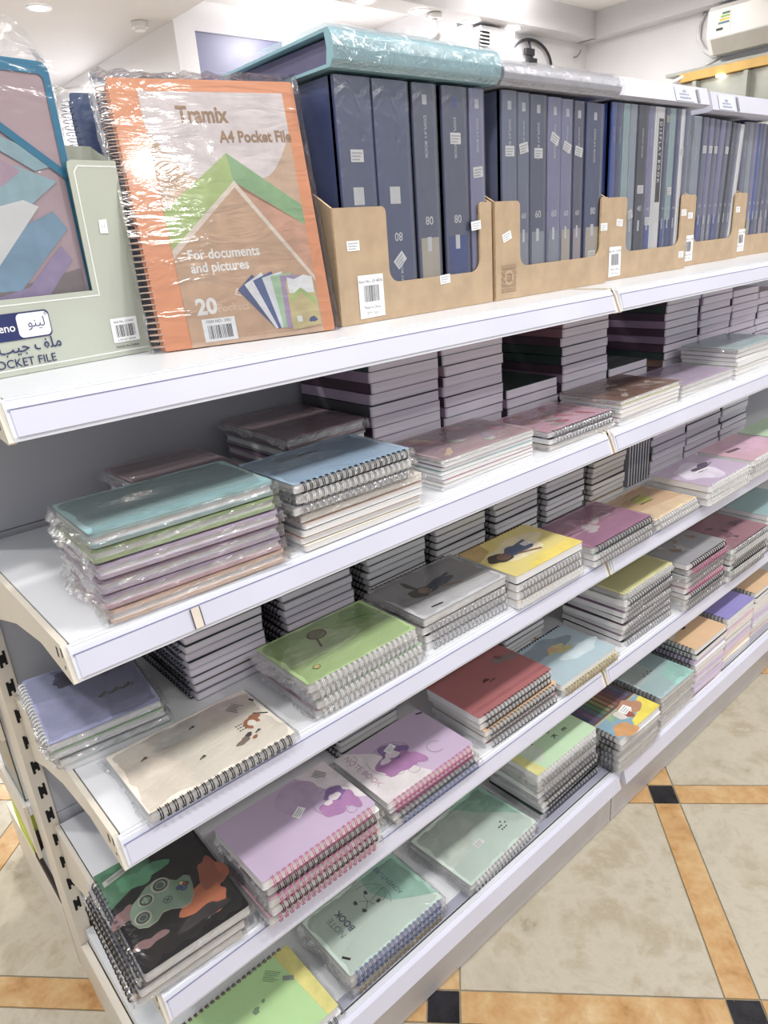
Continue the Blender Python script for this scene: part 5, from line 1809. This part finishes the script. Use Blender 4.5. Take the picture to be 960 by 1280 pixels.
for i, (x, w, c, low) in enumerate(c5):
    display_book('%s display book, %s from left in the last carton' % (c, nm[i]), x, w, CY[4] + .006, HB + .004, c, low, .085, '20', False, D=.195)

# boxes lying on top of the cartons
def file_box(label, x0, x1, y0, d, z, h, mm, spine_side=False, film=True, seed=0, slope=.0):
    t = thing('file_box', label, 'file box', (x0, y0, z), group='file boxes lying on the cartons')
    w = x1 - x0
    m = MB()
    # rounded spine facing the aisle, open left end with a recessed end board
    pts = [(0.0, h), (d, h - .004), (d, h - .0075), (.008, h - .004), (.005, h * .5), (.008, .004), (d, .003), (d, 0.0), (0.002, 0.0), (-.006, .008), (-.008, h * .5), (-.006, h - .008)]
    m.prism(pts, 0, w, 'x', mm)
    obj('cover', m, t)
    m = MB()
    m.box(.012, .010, .005, w - .012, d - .006, h - .008, mat('file box inside', (112, 104, 136), .5, var=.1))
    obj('inner_case', m, t)
    if film:
        m = MB()
        rn = random.Random(seed)
        vs, fs = [], []
        nx = 18
        prof = [(d * .6, h + .003), (.0, h + .003), (-.009, h - .006), (-.0115, h * .5), (-.009, .004), (0, -.001)]
        for i in range(nx + 1):
            for k, (yy, zz) in enumerate(prof):
                vs.append((-.004 + (w + .008) * i / nx, yy - abs(rn.uniform(0, .0022)), zz + (rn.uniform(0, .0015) if k < 2 else 0)))
        for i in range(nx):
            for k in range(5):
                a = i * 6 + k
                fs += [(a, a + 1, a + 7), (a, a + 7, a + 6)]
        m.add(vs, fs, FILM2)
        obj('plastic_wrap', m, t)
    return t
TEALB = mat('powder blue file cover', (160, 204, 214), .3, var=.03, coat=.5)
GREYB = mat('silver grey file cover', (186, 186, 196), .3, var=.03, coat=.4)
file_box('powder blue wrapped file box lying on the first carton', .484, .797, .083, .26, Z1 + .311, .042, TEALB, seed=1)
file_box('silver grey wrapped file box lying on the second carton', .804, 1.122, .083, .26, Z1 + .3115, .030, GREYB, seed=2)

def lid(label, x0, x1, y0, d, z, h, tagx, seed):
    t = thing('box_lid', label, 'box', (x0, y0, z), group='white boxes lying on the cartons')
    w = x1 - x0
    wm = mat('white carton board', (204, 204, 216), .45, var=.02)
    m = MB()
    m.prism([(0.0, 0), (-.014, .004), (-.004, h), (d, h), (d, 0)], 0, w, 'x', wm)
    obj('body', m, t)
    m = MB()
    gm = pm('blue grey print', (140, 150, 178))
    # printed label following the sloped front
    def fr(a, q):
        f = (q - .004) / (h - .004)
        return (a, -.0148 + .010 * f, q)
    for (a0, a1, q0, q1, mm) in ((tagx, tagx + .075, .006, h - .004, pm('pale label', (214, 220, 240))), (tagx + .015, tagx + .06, .010, .014, gm), (tagx + .015, tagx + .055, .017, .020, gm), (tagx + .03, tagx + .045, .022, .027, gm), (tagx + .088, tagx + .098, .006, h - .005, pm('dark slot', (120, 120, 140)))):
        off = .0004 if mm.name == 'print pale label' else .0008
        vs = [fr(a0, q0), fr(a1, q0), fr(a1, q1), fr(a0, q1)]
        m.add([(x, y - off, zz) for x, y, zz in vs], [(0, 1, 2, 3)], mm)
    obj('printed_label', m, t)
    return t
lid('white carton box lying on the third carton', 1.150, 1.505, .118, .24, Z1 + .3175, .036, .215, 1)
lid('white carton box lying on the last two cartons', 1.565, 1.93, .140, .22, Z1 + .3155, .040, .03, 2)

# ---------------------------------------------------------------- goods on the rear side seen past the left end
t = thing('booklet', 'dark green booklet standing behind the upright at the left edge', 'booklet', (-.0155, .485, .3896))
m = MB()
m.box(0, 0, 0, .002, .13, .195, cover_mat('dark green'))
m.box(.012, 0, 0, .014, .13, .195, cover_mat('dark green'))
obj('cover', m, t)
m = MB()
m.box(.0022, .002, .002, .0118, .128, .193, PAGE)
obj('page_block', m, t)
t = thing('pouch', 'lime green pouch standing behind the upright at the left edge', 'pouch', (-.010, .64, .1506))
m = MB()
m.prism([(0, .0), (.10, .0), (.11, .03), (.10, .19), (.055, .205), (.0, .19), (-.01, .03)], 0, .03, 'x', mat('lime fabric', (206, 220, 90), .7, var=.2))
obj('body', m, t)
m = MB()
m.box(-.0015, .0, .165, .0, .10, .172, INK)
obj('zip', m, t)
t = thing('tray', 'dark brown tray on the low rear shelf at the left edge', 'tray', (-.011, .476, .1506))
DB = mat('dark brown tray', (60, 46, 44), .5)
m = MB()
m.box(0, 0, 0, .26, .15, .006, DB)
obj('base', m, t)
m = MB()
m.prism([(0, .0062), (.15, .0062), (.15, .03), (0, .03)], .256, .26, 'x', DB)
m.prism([(0, .0062), (.15, .0062), (.15, .012), (0, .012)], 0, .003, 'x', DB)
m.box(.003, 0, .0062, .256, .003, .06, DB)
m.box(.003, .147, .0062, .256, .15, .06, DB)
obj('rim', m, t)
t = thing('bottle', 'grey blue bottle lying in the dark rear tray', 'bottle', (.016, .49, .1785))
m = MB()
m.tube([(0, .0, .0), (0, .10, .0)], .021, mat('grey blue plastic', (150, 164, 172), .3, coat=.5), 16)
obj('body', m, t)
m = MB()
m.tube([(0, .101, .0), (0, .125, .0)], .012, INK, 12)
obj('cap', m, t)
